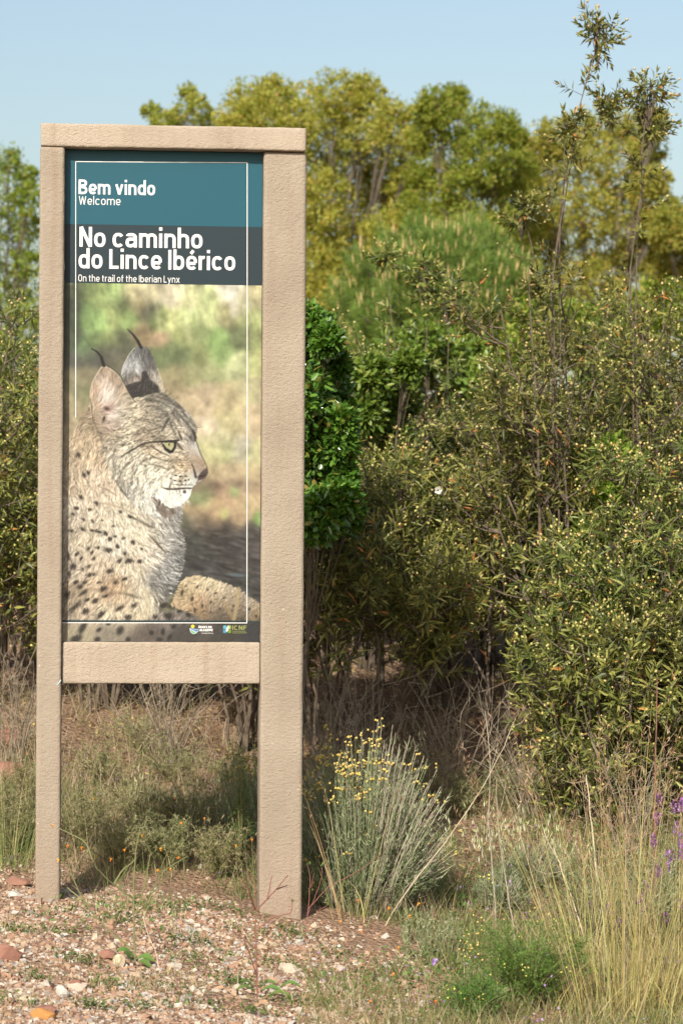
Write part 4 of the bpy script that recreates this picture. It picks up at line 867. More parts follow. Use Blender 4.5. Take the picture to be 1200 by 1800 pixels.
def pine(label, y, u, v, ru, seed):
    rs = np.random.RandomState(seed); base = at_col(u, y); root = empty('pine_tree', base, 0, label, 'tree')
    c0 = np.array(at(u, v, y)-base); r0 = ru/FPX*y; gt, gn, gc = Geo(), Geo(), Geo()
    tube(gt, bez([0, 0, -.2], [.1, 0, c0[2]*.4], c0, 8), np.linspace(.11, .05, 8), 8)
    n = 1500; k = np.arange(n)+.5; ph = np.arccos(1-1.45*k/n); th = math.pi*(1+5**.5)*k
    dirs = np.stack([np.cos(th)*np.sin(ph), np.sin(th)*np.sin(ph), np.cos(ph)], -1)
    lump = 1+.13*np.sin(dirs[:, 0]*7+1)*np.sin(dirs[:, 2]*6+dirs[:, 1]*5)+.07*np.sin(dirs[:, 0]*15+dirs[:, 2]*11)
    rad = r0*lump*rs.uniform(.78, 1.04, n); tip = c0+dirs*rad[:, None]*np.array([1, 1, .92])
    for i in range(0, n, 6):
        tube(gt, bez(c0+dirs[i]*r0*.08+[0, 0, -.3*r0], c0+dirs[i]*r0*.5-[0, 0, .25*r0], tip[i], 5), np.linspace(.022, .006, 5), 4)
    sd = nrm(dirs*.55+np.array([0, 0, .8])+rs.randn(n, 3)*.12)
    m = 75; P = np.repeat(tip-sd*.10, m, 0)+np.repeat(sd, m, 0)*(rs.rand(n*m, 1)*.17); nd = nrm(np.repeat(sd, m, 0)*.75+rs.randn(n*m, 3)*.55)
    place(gn, LEAFT, P, nd, rs.randn(n*m, 3), .12*rs.uniform(.7, 1.1, n*m), np.full(n*m, .0055))
    sel = rs.rand(n) < .62
    for j in range(2):
        s2 = sel & (rs.rand(n) < (1, .4)[j]); q = tip[s2]+rs.randn(s2.sum(), 3)*.03*j
        for a_ in (0., 1.57):
            place(gc, LEAFQ, q, nrm(np.array([0, 0, 1.])+sd[s2]*.25), np.tile([math.cos(a_), math.sin(a_), .05], (len(q), 1)), .14*rs.uniform(.6, 1.25, len(q)), np.full(len(q), .013))
    gt.build('trunk', M['bark'], root); gn.build('crown', M['needle'], root, kind='stuff'); gc.build('candles', M['candle'], root, kind='stuff')
pine('round topped young pine with tan upright candles, mid picture', 27, 775, 565, 182, 21)

# glossy evergreen right behind the sign's right post, lighter ones under the pine
lobes_tree('evergreen_shrub', 'dark glossy green shrub close behind the right sign post', 'shrub', at_col(520, 9.9), [(548,590,34),(530,640,50),(560,660,42),(572,720,46),(550,770,52),(590,780,32),(565,840,46),(595,880,30),(560,905,42),(606,912,20),(500,700,70),(480,800,70),(500,900,60),(585,640,22),(600,740,18),(600,835,20),(618,895,12),(575,600,18),(540,560,18)], 9.8,
    .03, 'glossy', 'stem', .85, .036, .017, 31, .03, None, OVAL, zspread=.22, fill=1.1)
lobes_tree('evergreen_shrub', 'light green broadleaf shrub at the foot of the pine', 'shrub', at_col(770, 17), [(690,625,36),(740,600,30),(780,625,40),(830,625,34),(720,670,44),(790,680,50),(860,670,40),(900,690,36),(680,690,40)], 17,
    .05, 'glossylight', 'stem', .8, .05, .026, 32, .05, None, OVAL, zspread=.5)
lobes_tree('evergreen_shrub', 'light green shrub behind the thicket, between pine and right edge', 'shrub', at_col(1080, 20), [(960,560,50),(1020,590,60),(1100,600,70),(1160,560,60),(930,620,50),(1060,650,60)], 20,
    .05, 'oakgreen', 'stem', .8, .06, .03, 33, .05, None, OVAL, zspread=.8)

lobes_tree('evergreen_shrub', 'bright green broadleaf shrub tucked into the thicket right of the dark glossy one', 'shrub', at_col(668, 11.55), [(655,660,30),(700,700,32),(640,730,30),(680,770,36),(720,640,22),(630,800,34),(690,850,40),(650,920,40)], 11.55,
    .04, 'glossylight', 'stem', .62, .040, .019, 34, .03, None, OVAL, zspread=.2, fill=.8)
lobes_tree('evergreen_shrub', 'olive broadleaf shrub low in the thicket near the right edge', 'shrub', at_col(1060, 10.9), [(1030,820,34),(1075,800,30),(1050,880,40),(1100,860,34),(1070,950,44),(1020,930,34)], 10.9,
    .04, 'oakgreen', 'stem', .6, .038, .016, 35, .03, None, OVAL, zspread=.2, fill=.8)
RR = [  # label, u, y, height, spread, seed, stems, options
 ('tall rockrose with one bare red stem topped by a leaf tuft against the sky', 985, 10.6, 2.0, .5, 101, 9, dict(leader=[([(965,500),(980,400),(990,330),(1008,240),(1022,180),(1040,120),(1046,92),(1050,48)], 44), ([(985,420),(1000,300),(1012,240),(1045,225),(1072,178)], 34), ([(975,480),(985,350),(992,215)], 18)], flowers=1)),
 ('tall rockrose whose slim leafy tip stands in the sky at far right', 1120, 10.9, 1.95, .45, 102, 9, dict(leader=[([(1105,470),(1112,430),(1128,330),(1129,270),(1136,215),(1138,158)], 52), ([(1112,430),(1130,300),(1146,222)], 22)], flowers=1)),
 ('rockrose sending a leafy spike up before the pine', 775, 11.6, 1.3, .4, 103, 9, dict(leader=[([(742,640),(752,560),(748,475)], 50), ([(700,640),(690,560),(678,445)], 14), ([(790,600),(785,520)], 40)])),
 ('rockrose with an upright dark tip at the right flank of the pine', 935, 11.4, 1.55, .4, 104, 9, dict(leader=[([(948,500),(935,430),(918,372)], 38), ([(960,560),(955,500)], 40)])),
 ('low rockrose with budded shoots near the lavender', 1110, 9.95, 1.15, .42, 105, 9, {}),
 ('low rockrose left of the one by the lavender', 1000, 10.35, 1.0, .36, 106, 8, dict(bare=.4)),
 ('rockrose at the right picture edge, tallest of the front row', 1215, 10.3, 1.75, .45, 107, 10, dict(flowers=1)),
 ('small rockrose with hanging leaves over bare soil, centre right', 870, 10.9, 1.05, .36, 108, 7, dict(bare=.45)),
 ('rockrose over the reddish bare soil, left of the small one', 775, 11.2, 1.3, .4, 109, 8, dict(bare=.5)),
 ('shaded rockrose in the shadow the sign throws', 672, 10.15, 1.12, .36, 110, 8, dict(bare=.5, bud=.25)),
 ('shaded rockrose with bare lower stems just right of the sign post', 580, 10.5, 1.3, .38, 111, 9, dict(bare=.5, bud=.3)),
 ('rockrose above the evergreen shrub beside the sign post', 575, 12.0, 1.62, .42, 112, 9, {}),
 ('rockrose with reddish side shoots, second right of the sign post', 650, 11.9, 1.62, .42, 113, 9, {}),
 ('rockrose in the thicket below the left half of the pine', 715, 12.2, 1.22, .42, 114, 10, {}),
 ('rockrose in the thicket below the middle of the pine', 795, 12.4, 1.12, .42, 115, 10, {}),
 ('rockrose in the thicket below the right half of the pine', 865, 12.0, 1.2, .42, 116, 10, {}),
 ('rockrose in mid thicket under the tallest stem', 945, 12.2, 1.6, .42, 117, 10, {}),
 ('rockrose in mid thicket right of the tallest stem', 1030, 12.0, 1.72, .44, 118, 10, dict(flowers=1)),
 ('rockrose in mid thicket between the two tall leaders', 1085, 11.7, 1.8, .42, 119, 10, dict(flowers=1)),
 ('rockrose in mid thicket nearest the right edge', 1165, 12.1, 1.95, .45, 120, 10, dict(flowers=1)),
 ('rockrose of the back row left of the pine', 620, 13.4, 1.3, .42, 121, 9, {}),
 ('rockrose of the back row right of the pine', 1000, 13.6, 1.62, .5, 122, 10, {}),
 ('rockrose of the back row at the far right', 1120, 13.8, 1.9, .5, 123, 10, {}),
 ('rockrose of the back row under the pine', 840, 13.8, .95, .5, 124, 10, {}),
 ('knee high rockrose behind the golden grass clump', 1055, 9.55, .72, .32, 134, 11, dict(bare=.05)),
 ('knee high rockrose behind the lavender', 1160, 9.7, .85, .34, 135, 11, dict(bare=.05)),
 ('rockrose with pale buds at the left edge, upper left of the sign', 12, 11.3, 1.78, .42, 125, 10, dict(bud=.8, flowers=1)),
 ('rockrose squeezed against the left sign post', 62, 11.9, 1.66, .4, 126, 9, dict(bud=.8)),
 ('front rockrose at the left edge with dark lower leaves', -28, 10.6, 1.45, .4, 127, 10, {}),
 ('low rockrose left of the sign with crooked dark stems', 48, 10.9, 1.0, .32, 128, 7, dict(bare=.45)),
 ('rockrose behind the lynx picture whose foot shows under the rail, left', 170, 10.6, 1.5, .45, 129, 11, dict(bare=.12)),
 ('rockrose behind the lynx picture whose foot shows under the rail, middle', 300, 10.8, 1.5, .45, 130, 11, dict(bare=.12)),
 ('rockrose behind the lynx picture, foot showing beside the right post', 430, 10.4, 1.5, .42, 131, 11, dict(bare=.15)),
]
for lab, u, y, H, R, sd, st, op in RR:
    q = random.Random(sd); op = dict(op); op.setdefault('leafL', q.uniform(.050, .078)); op.setdefault('bud', q.choice((.25, .5, .75, .9)))
    rockrose(lab, at_col(u, y), H, R, sd, stems=st, **op)
# ---------------------------------------------------------------- stones and gravel
STONE_RAMP = [(0, (.42, .39, .34)), (.12, (.48, .42, .34)), (.28, (.40, .31, .22)), (.45, (.33, .225, .155)), (.62, (.28, .17, .115)), (.74, (.36, .24, .15)), (.87, (.22, .125, .09)), (.95, (.31, .29, .26)), (1, (.52, .49, .44))]
def stone_mat(name, cols, per_object=False):
    m, nt, N, Lk, out = new_mat(name)
    if per_object: src = N.new('ShaderNodeObjectInfo').outputs['Random']
    else: src = N.new('ShaderNodeNewGeometry').outputs['Random Per Island']
    r = ramp_node(N, cols); Lk.new(src, r.inputs[0])
    tc = N.new('ShaderNodeTexCoord'); nz = N.new('ShaderNodeTexNoise'); nz.inputs['Scale'].default_value = 70; nz.inputs['Detail'].default_value = 5; Lk.new(tc.outputs['Object'], nz.inputs['Vector'])
    r2 = ramp_node(N, [(.3, (.62, .55, .5)), (.65, (1.12, 1.1, 1.08))]); Lk.new(nz.outputs[0], r2.inputs[0])
    mx = N.new('ShaderNodeMixRGB'); mx.blend_type = 'MULTIPLY'; mx.inputs[0].default_value = .7; Lk.new(r.outputs[0], mx.inputs[1]); Lk.new(r2.outputs[0], mx.inputs[2])
    p = N.new('ShaderNodeBsdfPrincipled'); p.inputs['Roughness'].default_value = .85; p.inputs['Specular IOR Level'].default_value = .25
    bp = N.new('ShaderNodeBump'); bp.inputs['Strength'].default_value = .5; bp.inputs['Distance'].default_value = .003; Lk.new(nz.outputs[0], bp.inputs['Height']); Lk.new(bp.outputs[0], p.inputs['Normal'])
    Lk.new(mx.outputs[0], p.inputs['Base Color']); Lk.new(p.outputs[0], out.inputs[0]); return m
M['gravel'] = stone_mat('gravel', STONE_RAMP); M['stone'] = stone_mat('loose_stone', STONE_RAMP, True)
M['rustrock'] = stone_mat('rust_red_rock', [(0, (.23, .115, .085)), (1, (.29, .155, .11))], True); M['greyrock'] = stone_mat('pale_grey_rock', [(0, (.46, .46, .42)), (1, (.5, .49, .44))], True); M['ochre'] = stone_mat('ochre_rock', [(0, (.50, .25, .08)), (1, (.46, .22, .07))], True)
M['cream'] = stone_mat('cream_rock', [(0, (.52, .44, .30)), (1, (.50, .42, .3))], True)

def in_band(rs, n, x0, x1, y0, y1, dens):
    x, y = rs.uniform(x0, x1, n), rs.uniform(y0, y1, n); k = rs.rand(n) < dens(x, y); x, y = x[k], y[k]
    return np.stack([x, y, terrain(x, y)], -1)
def edge_noise(x, y): return .12*np.sin(5*x+3*y)+.08*np.sin(13*x-7*y+1)+.06*np.sin(23*y+9*x)
def gravel_dens(x, y):                          # bare stony ground: in front of the posts, thinning to the right and behind
    e = edge_noise(x, y); f = np.clip((8.32-.32*(x+.6)+e-y)/.35, .05, 1)
    return f*np.clip((.42-.10*(7.4-y)-x+e)/.5, .06, 1)
rs = np.random.RandomState(77)
CUBE = (np.array([[x, y, z] for z in (-.5, .5) for y in (-.5, .5) for x in (-.5, .5)], float), np.array([[0, 2, 3, 1], [4, 5, 7, 6], [0, 1, 5, 4], [2, 6, 7, 3], [1, 3, 7, 5], [0, 4, 6, 2]]))
g = Geo()
for k in range(14):
    V = CUBE[0]*(1+0)+rs.uniform(-.26, .26, (8, 3)); V[4:, :2] *= .72
    P = in_band(rs, 6800, -1.35, 1.1, 6.0, 9.6, lambda x, y: gravel_dens(x, y)*np.clip(.85+.5*np.sin(6.3*x+4.1*y)*np.sin(7.7*y-3.3*x+1)+edge_noise(x*1.7, y*1.9), .25, 1)); n = len(P)
    s = np.clip(rs.lognormal(math.log(.0062), .5, n), .003, .02); P[:, 2] += s*.03
    place(g, (V, CUBE[1]), P, nrm(np.stack([rs.randn(n), rs.randn(n), rs.randn(n)*.3], -1)), nrm(np.stack([rs.randn(n)*.3, rs.randn(n)*.3, np.ones(n)], -1)), s*rs.uniform(.8, 1.5, n), s*rs.uniform(.7, 1.2, n), thick=s*rs.uniform(.45, .9, n))
tag(g.build('gravel', M['gravel'], kind='stuff'), 'mixed pink, rust and white gravel in front of the sign posts', 'gravel')

def rock_mesh(name, seed, flat=.6, cuts=0):
    bm = bmesh.new(); bmesh.ops.create_icosphere(bm, subdivisions=1+cuts, radius=.5); rr = np.random.RandomState(seed)
    ax = [Vector(nrm(rr.randn(3))) for _ in range(7)]; lim = rr.uniform(.26, .42, 7)
    for v in bm.verts:
        for a_, l_ in zip(ax, lim):                 # chop with random planes: angular faces
            dd = v.co.dot(a_)-l_
            if dd > 0: v.co -= a_*dd
        v.co += Vector(rr.randn(3)*.018); v.co.z *= flat
    me = bpy.data.meshes.new(name); bm.to_mesh(me); bm.free(); return me
smesh = [rock_mesh('stone', 200+k, (.45, .6, .75)[k % 3]) for k in range(9)]
for m_ in smesh: m_.materials.append(M['stone'])
P = in_band(rs, 2600, -1.1, .5, 6.35, 8.6, gravel_dens)[:296]
for p_ in P:
    o = bpy.data.objects.new('stone', smesh[rs.randint(9)]); COL.objects.link(o); o.parent = ground
    s = float(np.clip(rs.lognormal(math.log(.021), .38), .014, .055)); o.scale = (s*rs.uniform(.9, 1.7), s*rs.uniform(.8, 1.2), s*rs.uniform(.7, 1.1)); o.location = (p_[0], p_[1], p_[2]+s*.10); o.rotation_euler = (rs.uniform(-.3, .3), rs.uniform(-.3, .3), rs.uniform(0, 6.28))
def rock(label, u, v, w, h, mat, seed, lift=.3, rz=0., flat=.75, dep=1.0):
    p_ = on_ground(u, v); me = rock_mesh('rock', seed, flat, 1); me.materials.append(M[mat]); o = bpy.data.objects.new('rock', me); COL.objects.link(o)
    k = p_.y/FPX; o.scale = (w*k*1.15, w*k*dep, h*k*1.5); o.location = p_+Vector((0, 0, h*k*lift)); o.rotation_euler = (.1, .1, rz); tag(o, label, 'rock', 'larger rocks on the ground')
rock('angular rust red rock at the left edge, lower left corner', 12, 1686, 52, 36, 'rustrock', 301)
rock('pale grey rounded stone in the gravel below the left post', 109, 1751, 28, 22, 'greyrock', 302, flat=.85)
rock('ochre rock with orange face at the bottom edge, lower left', 75, 1792, 44, 24, 'ochre', 303)
rock('maroon rock just behind the ochre one at the bottom edge', 84, 1781, 40, 20, 'rustrock', 304)
rock('flat cream stone left of the pale grey one', 46, 1757, 42, 12, 'cream', 305, flat=.4)
rock('rust red rock right behind the pale grey stone', 138, 1738, 30, 24, 'rustrock', 306)
rock('cream faced stone at the foot of the branching weed', 208, 1697, 24, 24, 'cream', 307)
rock('dull maroon stone beside the branching weed foot', 188, 1686, 34, 22, 'rustrock', 308)
rock('pinkish flat slab left of the left post foot', 32, 1556, 44, 20, 'rustrock', 309, flat=.5)
rock('pale stone in front of the pinkish slab by the left post', 28, 1578, 24, 14, 'greyrock', 310)
rock('dark red rock on the bank at the left edge, behind the left post', 18, 1372, 62, 40, 'rustrock', 311)
rock('brown red rock deeper on the left bank, above the dark red one', 8, 1312, 50, 46, 'rustrock', 312)
rock('rusty rock half hidden in the grass right of the yellow flowered bush', 806, 1548, 28, 26, 'rustrock', 313)

# ---------------------------------------------------------------- grasses, herbs, litter that nobody could count
M['grass'] = leaf_mat('mixed_grass', [(0, (.10, .14, .04)), (.25, (.17, .19, .07)), (.42, (.28, .25, .12)), (.6, (.42, .34, .20)), (.85, (.54, .46, .31)), (1, (.30, .20, .12))], .3, .6, .2)
M['greengrass'] = leaf_mat('green_grass', [(0, (.08, .12, .03)), (.4, (.15, .19, .055)), (.75, (.26, .27, .10)), (1, (.44, .37, .20))], .3, .55, .25)
M['straw'] = leaf_mat('straw_grass', [(0, (.38, .32, .11)), (.4, (.56, .46, .19)), (.65, (.40, .40, .14)), (.85, (.62, .52, .30)), (1, (.42, .24, .12))], .3, .55, .25)
M['herb'] = leaf_mat('low_herb_leaf', [(0, (.05, .10, .025)), (.6, (.10, .17, .04)), (.9, (.17, .23, .07)), (1, (.32, .14, .08))], .25, .5, .3)
M['litter'] = leaf_mat('fallen_leaf', [(0, (.10, .055, .035)), (.4, (.20, .11, .065)), (.65, (.28, .18, .11)), (.85, (.40, .25, .13)), (.95, (.46, .38, .14)), (1, (.42, .36, .28))], .1, .8, .1)
M['orange'] = leaf_mat('orange_petal', [(0, (.62, .14, .03)), (.6, (.70, .24, .04)), (1, (.72, .40, .06))], .2, .5, .2)
M['yellow'] = leaf_mat('yellow_flower', [(0, (.60, .50, .10)), (.6, (.70, .62, .20)), (1, (.58, .44, .12))], .15, .6, .2)
M['violet'] = leaf_mat('violet_petal', [(0, (.30, .16, .42)), (1, (.48, .34, .62))], .25, .5, .2)
M['silver'] = leaf_mat('silvery_leaf', [(0, (.14, .18, .08)), (.6, (.25, .29, .15)), (1, (.40, .42, .27))], .2, .7, .2)
M['feather'] = leaf_mat('feathery_leaf', [(0, (.05, .12, .02)), (.6, (.09, .19, .035)), (1, (.16, .26, .06))], .25, .5, .3)
M['meadowherb'] = leaf_mat('meadow_herb_leaf', [(0, (.14, .16, .06)), (.5, (.24, .25, .11)), (.8, (.36, .33, .18)), (1, (.48, .40, .26))], .25, .6, .2)
M['lavender'] = leaf_mat('lavender_flower', [(0, (.14, .045, .16)), (.6, (.24, .09, .28)), (1, (.42, .22, .52))], .15, .6, .2)
M['herbstem'] = leaf_mat('green_stalk', [(0, (.12, .12, .05)), (1, (.20, .19, .085))], 0, .6, .2)
M['redstalk'] = leaf_mat('red_brown_stalk', [(0, (.20, .085, .065)), (1, (.28, .14, .10))], 0, .6, .2)
M['dry'] = leaf_mat('dry_stalk', [(0, (.42, .34, .24)), (1, (.60, .50, .36))], 0, .7, .15)

def grass_patch(name, label, mat, n, x0, x1, y0, y1, dens, L0, L1, W, seed, lean=.45, tuft=6):
    r_ = np.random.RandomState(seed); T = in_band(r_, n//tuft, x0, x1, y0, y1, dens); P = np.repeat(T, tuft, 0)+np.concatenate([r_.randn(len(T)*tuft, 2)*.022, np.zeros((len(T)*tuft, 1))], 1)
    P[:, 2] = terrain(P[:, 0], P[:, 1])-.005; m_ = len(P); g = Geo(); s = np.repeat(r_.uniform(.5, 1.15, len(T)), tuft)
    blades(g, P, r_.uniform(0, 6.283, m_), np.abs(r_.randn(m_))*lean*.6, s*r_.uniform(L0, L1, m_), W*r_.uniform(.7, 1.4, m_), r_, 3, .9)
    tag(g.build(name, M[mat], kind='stuff'), label, 'grass')
def d_mid(x, y): e = edge_noise(x, y); return np.clip((y-8.30+.38*(x+.6)+e)/.35, 0.02, 1)*np.clip((10.3-y)/1.3, .22, 1)
def d_right(x, y): e = edge_noise(x, y); return np.clip((x-.02+.16*(7.5-y)+e)/.35, 0, 1)*np.clip((11-y)/1.5, .15, 1)
grass_patch('meadow_grass', 'tangle of thin green and dry grass between and behind the posts', 'grass', 30000, -1.5, .3, 7.9, 11, d_mid, .04, .19, .0020, 41, .7)
grass_patch('low_grass', 'short greener grass at the foot of the meadow behind the posts', 'greengrass', 16000, -1.4, .4, 7.9, 9.4, d_mid, .03, .10, .0026, 42, .8)
grass_patch('dry_grass', 'sparse dry grass on the slope right of the sign', 'grass', 24000, -.1, 1.7, 6.3, 11.5, d_right, .04, .15, .0021, 43, .6)
grass_patch('slope_grass', 'thin green grass mixed into the slope right of the sign', 'greengrass', 20000, -.1, 1.7, 6.6, 10.5, d_right, .03, .13, .0024, 46, .7)
grass_patch('short_grass', 'short yellowish green grass along the bottom right of the gravel', 'greengrass', 17000, -.1, 1.3, 5.9, 7.7, lambda x, y: np.clip((x+.05+.30*(7.0-y)+edge_noise(x, y))/.4, 0, 1)*.9, .02, .075, .0028, 44, .6)
grass_patch('gravel_grass', 'scattered small grass tufts growing through the gravel', 'grass', 9000, -1.2, .3, 6.1, 8.4, lambda x, y: (np.sin(7*x+2)*np.sin(6*y+1)+edge_noise(x, y)*2 > .45)*.8, .02, .07, .0022, 45, .8, 12)
def leaf_scatter(name, label, cat, mat, n, box, dens, L, W, seed, tilt=.5, lift=.01, tmpl=OVAL):
    r_ = np.random.RandomState(seed); P = in_band(r_, n, *box, dens); m_ = len(P); P[:, 2] += r_.uniform(0, lift, m_); g = Geo()
    place(g, tmpl, P, nrm(np.stack([r_.randn(m_), r_.randn(m_), r_.randn(m_)*tilt], -1)), nrm(np.stack([r_.randn(m_)*tilt, r_.randn(m_)*tilt-.2, np.ones(m_)], -1)), L*r_.uniform(.5, 1.3, m_), W*r_.uniform(.6, 1.3, m_))
    tag(g.build(name, M[mat], kind='stuff'), label, cat)
leaf_scatter('leaf_litter', 'brown fallen leaves on the slope under the shrubs', 'leaf litter', 'litter', 42000, (-2.0, 2.2, 8.5, 14.5), lambda x, y: np.clip((y-8.4)/.8, 0, 1), .022, .008, 51, .5, .02)
leaf_scatter('low_herbs', 'low green herb leaves around the post feet and weeds', 'ground cover', 'herb', 32000, (-1.4, 1.3, 6.0, 9.6), lambda x, y: np.clip(np.sin(4.1*x+1.3*y+.6)*np.sin(3.3*y-2*x)+edge_noise(x, y)*1.5+.55*np.clip((x+.15)/.4, -.6, 1)+.3*np.clip((y-8.1)/.4, -1, 1)+.08, 0, 1)*.8, .015, .008, 52, .9, .05)
leaf_scatter('small_flowers', 'tiny pale violet and white flowers sprinkled in the grass', 'flowers', 'violet', 700, (-1.3, 1.3, 6.3, 9.4), lambda x, y: np.clip(d_mid(x, y)+d_right(x, y), 0, 1), .007, .007, 53, 1.2, .16)

r_ = np.random.RandomState(54); g = Geo(); g2 = Geo()
for (u_, v_) in [(140,1690),(112,1640),(330,1692),(352,1660),(382,1722),(420,1734),(520,1764),(566,1722),(300,1742),(250,1772),(62,1722),(160,1772),(432,1640),(75,1612),(332,1594),(402,1604),(480,1652),(516,1642),(36,1640),(270,1600),(205,1620),(345,1770),(455,1785),(590,1680),(140,1600),(500,1700),(390,1680),(22,1765),(195,1735),(300,1650)]:
    p_ = np.array(on_ground(u_, v_)); n = r_.randint(40, 110); sp = r_.uniform(.02, .045)
    P = p_+np.stack([r_.randn(n)*sp*1.3, r_.randn(n)*sp, 0*r_.rand(n)], -1); P[:, 2] = terrain(P[:, 0], P[:, 1])+r_.rand(n)*.02
    place(g, OVAL, P, nrm(r_.randn(n, 3)*[1, 1, .5]+[0, 0, .35]), nrm(r_.randn(n, 3)*.5+[0, -.3, 1]), r_.uniform(.007, .018, n), r_.uniform(.004, .008, n))
    n2 = r_.randint(10, 40); P = p_+np.stack([r_.randn(n2)*sp*1.4, r_.randn(n2)*sp, 0*r_.rand(n2)], -1); P[:, 2] = terrain(P[:, 0], P[:, 1])-.002
    blades(g2, P, r_.uniform(0, 6.283, n2), np.abs(r_.randn(n2))*.5, r_.uniform(.02, .075, n2), np.full(n2, .0020), r_, 3, .9)
tag(g.build('gravel_herbs', M['herb'], kind='stuff'), 'small leafy herbs dotted over the gravel', 'ground cover')
tag(g2.build('gravel_tufts', M['grass'], kind='stuff'), 'little dry grass tufts dotted over the gravel', 'grass')
# ---------------------------------------------------------------- single plants
def upright(g, P, L, r_, lean=.2, r=.0012, mi=0, sides=3, curve=.3):
    """thin upright stalks as tubes; returns their tips and directions"""
    tips, ds = [], []
    for p_, l in zip(P, L):
        a = r_.uniform(0, 6.283); b = abs(r_.randn())*lean; d = np.array([math.sin(b)*math.cos(a), math.sin(b)*math.sin(a), math.cos(b)])
        c = p_+d*l*.5; e = p_+d*l+np.array([math.cos(a), math.sin(a), 0])*l*curve*r_.uniform(-.3, .6)
        Q = bez(p_, c, e, 4); tube(g, Q, np.linspace(r, r*.6, 4), sides, mi); tips.append(Q[-1]); ds.append(Q[-1]-Q[-2])
    return np.array(tips), nrm(np.array(ds))

def everlasting(label, u, v, R, H, n, seed, flowers=.6, dark=False):
    r_ = np.random.RandomState(seed); p0 = on_ground(u, v); root = empty('everlasting_bush', p0, 0, label, 'shrub'); gs, gl, gf = Geo(), Geo(), Geo()
    a = r_.uniform(0, 6.283, n); rr = np.sqrt(r_.rand(n)); tip = np.stack([R*rr*np.cos(a), R*.8*rr*np.sin(a), H*np.sqrt(np.clip(1-.92*rr**2, .03, 1))*r_.uniform(.5, 1.06, n)*(1+.16*np.sin(3*a+seed)*rr)], -1); tip[:, 0] += .22*tip[:, 2]*r_.uniform(-.35, 1, n); tip[:, :2] += r_.randn(n, 2)*R*.08; b = tip*np.array([.5, .5, 0])
    fl = []
    for k in range(n):
        c = b[k]*.4+tip[k]*np.array([.45, .45, .62]); Q = bez(b[k], c, tip[k], 5); tube(gs, Q, np.linspace(.0022, .001, 5), 3, 0 if r_.rand() < (.35 if tip[k][0] < R*.3 else .8) else 1)
        m_ = 24; t = r_.uniform(.2, 1, m_); P = b[k]+(tip[k]-b[k])*t[:, None]; d = nrm(tip[k]-b[k])+r_.randn(m_, 3)*.45
        place(gl, LEAFT, P, d, r_.randn(m_, 3), r_.uniform(.014, .030, m_), np.full(m_, .0030))
        if r_.rand() < flowers*(1.0 if tip[k][0] < R*.3 else .25)*(1.0 if tip[k][2] > H*.62 else .12): fl.append(tip[k])
    for t in fl:
        m_ = r_.randint(2, 6); P = t+r_.randn(m_, 3)*np.array([.008, .008, .004]); place(gf, OCT, P, r_.randn(m_, 3), r_.randn(m_, 3), np.full(m_, .011), np.full(m_, .011), thick=np.full(m_, .009))
    gs.build('stem', [M['deadwood'], M['silver']], root); gl.build('foliage', M['silver'], root, kind='stuff')
    if gf.n: gf.build('flower_heads', M['yellow'], root, True, 'stuff')
everlasting('rounded silvery bush with yellow flower heads right of the sign', 630, 1598, .27, .56, 820, 61, .75)
everlasting('smaller yellow flowered silvery bush half behind the right post', 470, 1480, .2, .36, 240, 62)
everlasting('low silvery bush without flowers in front of the thicket slope', 930, 1560, .13, .17, 200, 63, .0)
everlasting('dull silvery tuft left of the broken straw stalks', 875, 1600, .10, .14, 120, 64, .05)

def spikes(name, label, cat, u, v, R, H, n, seed, mat, stem='herbstem', width=.004, lw=.0035, ll=.012):
    r_ = np.random.RandomState(seed); p0 = on_ground(u, v); root = empty(name, p0, 0, label, cat); gs, gl = Geo(), Geo(); a = r_.uniform(0, 6.283, n); rr = R*np.sqrt(r_.rand(n)); P = np.stack([rr*np.cos(a), rr*np.sin(a), -.01+0*a], -1); P[:, 2] += terrain(P[:, 0]+p0.x, P[:, 1]+p0.y)-p0.z
    L = H*r_.uniform(.55, 1.05, n); T, D = upright(gs, P, L, r_, .12, .0014)
    for k in range(n):
        m_ = 46; t = r_.uniform(.15, 1.02, m_); q = P[k]+(T[k]-P[k])*t[:, None]; place(gl, LEAFT, q, D[k]*.9+r_.randn(m_, 3)*.45, r_.randn(m_, 3), np.full(m_, ll), np.full(m_, lw))
    gs.build('stem', M[stem], root); gl.build('foliage', M[mat], root, kind='stuff')
spikes('silver_herb', 'silvery woolly spikes in front of the yellow flowered bush', 'herb', 770, 1690, .10, .14, 46, 65, 'silver')
spikes('silver_herb', 'second silvery spike clump, right of the first', 'herb', 725, 1655, .06, .10, 20, 66, 'silver')

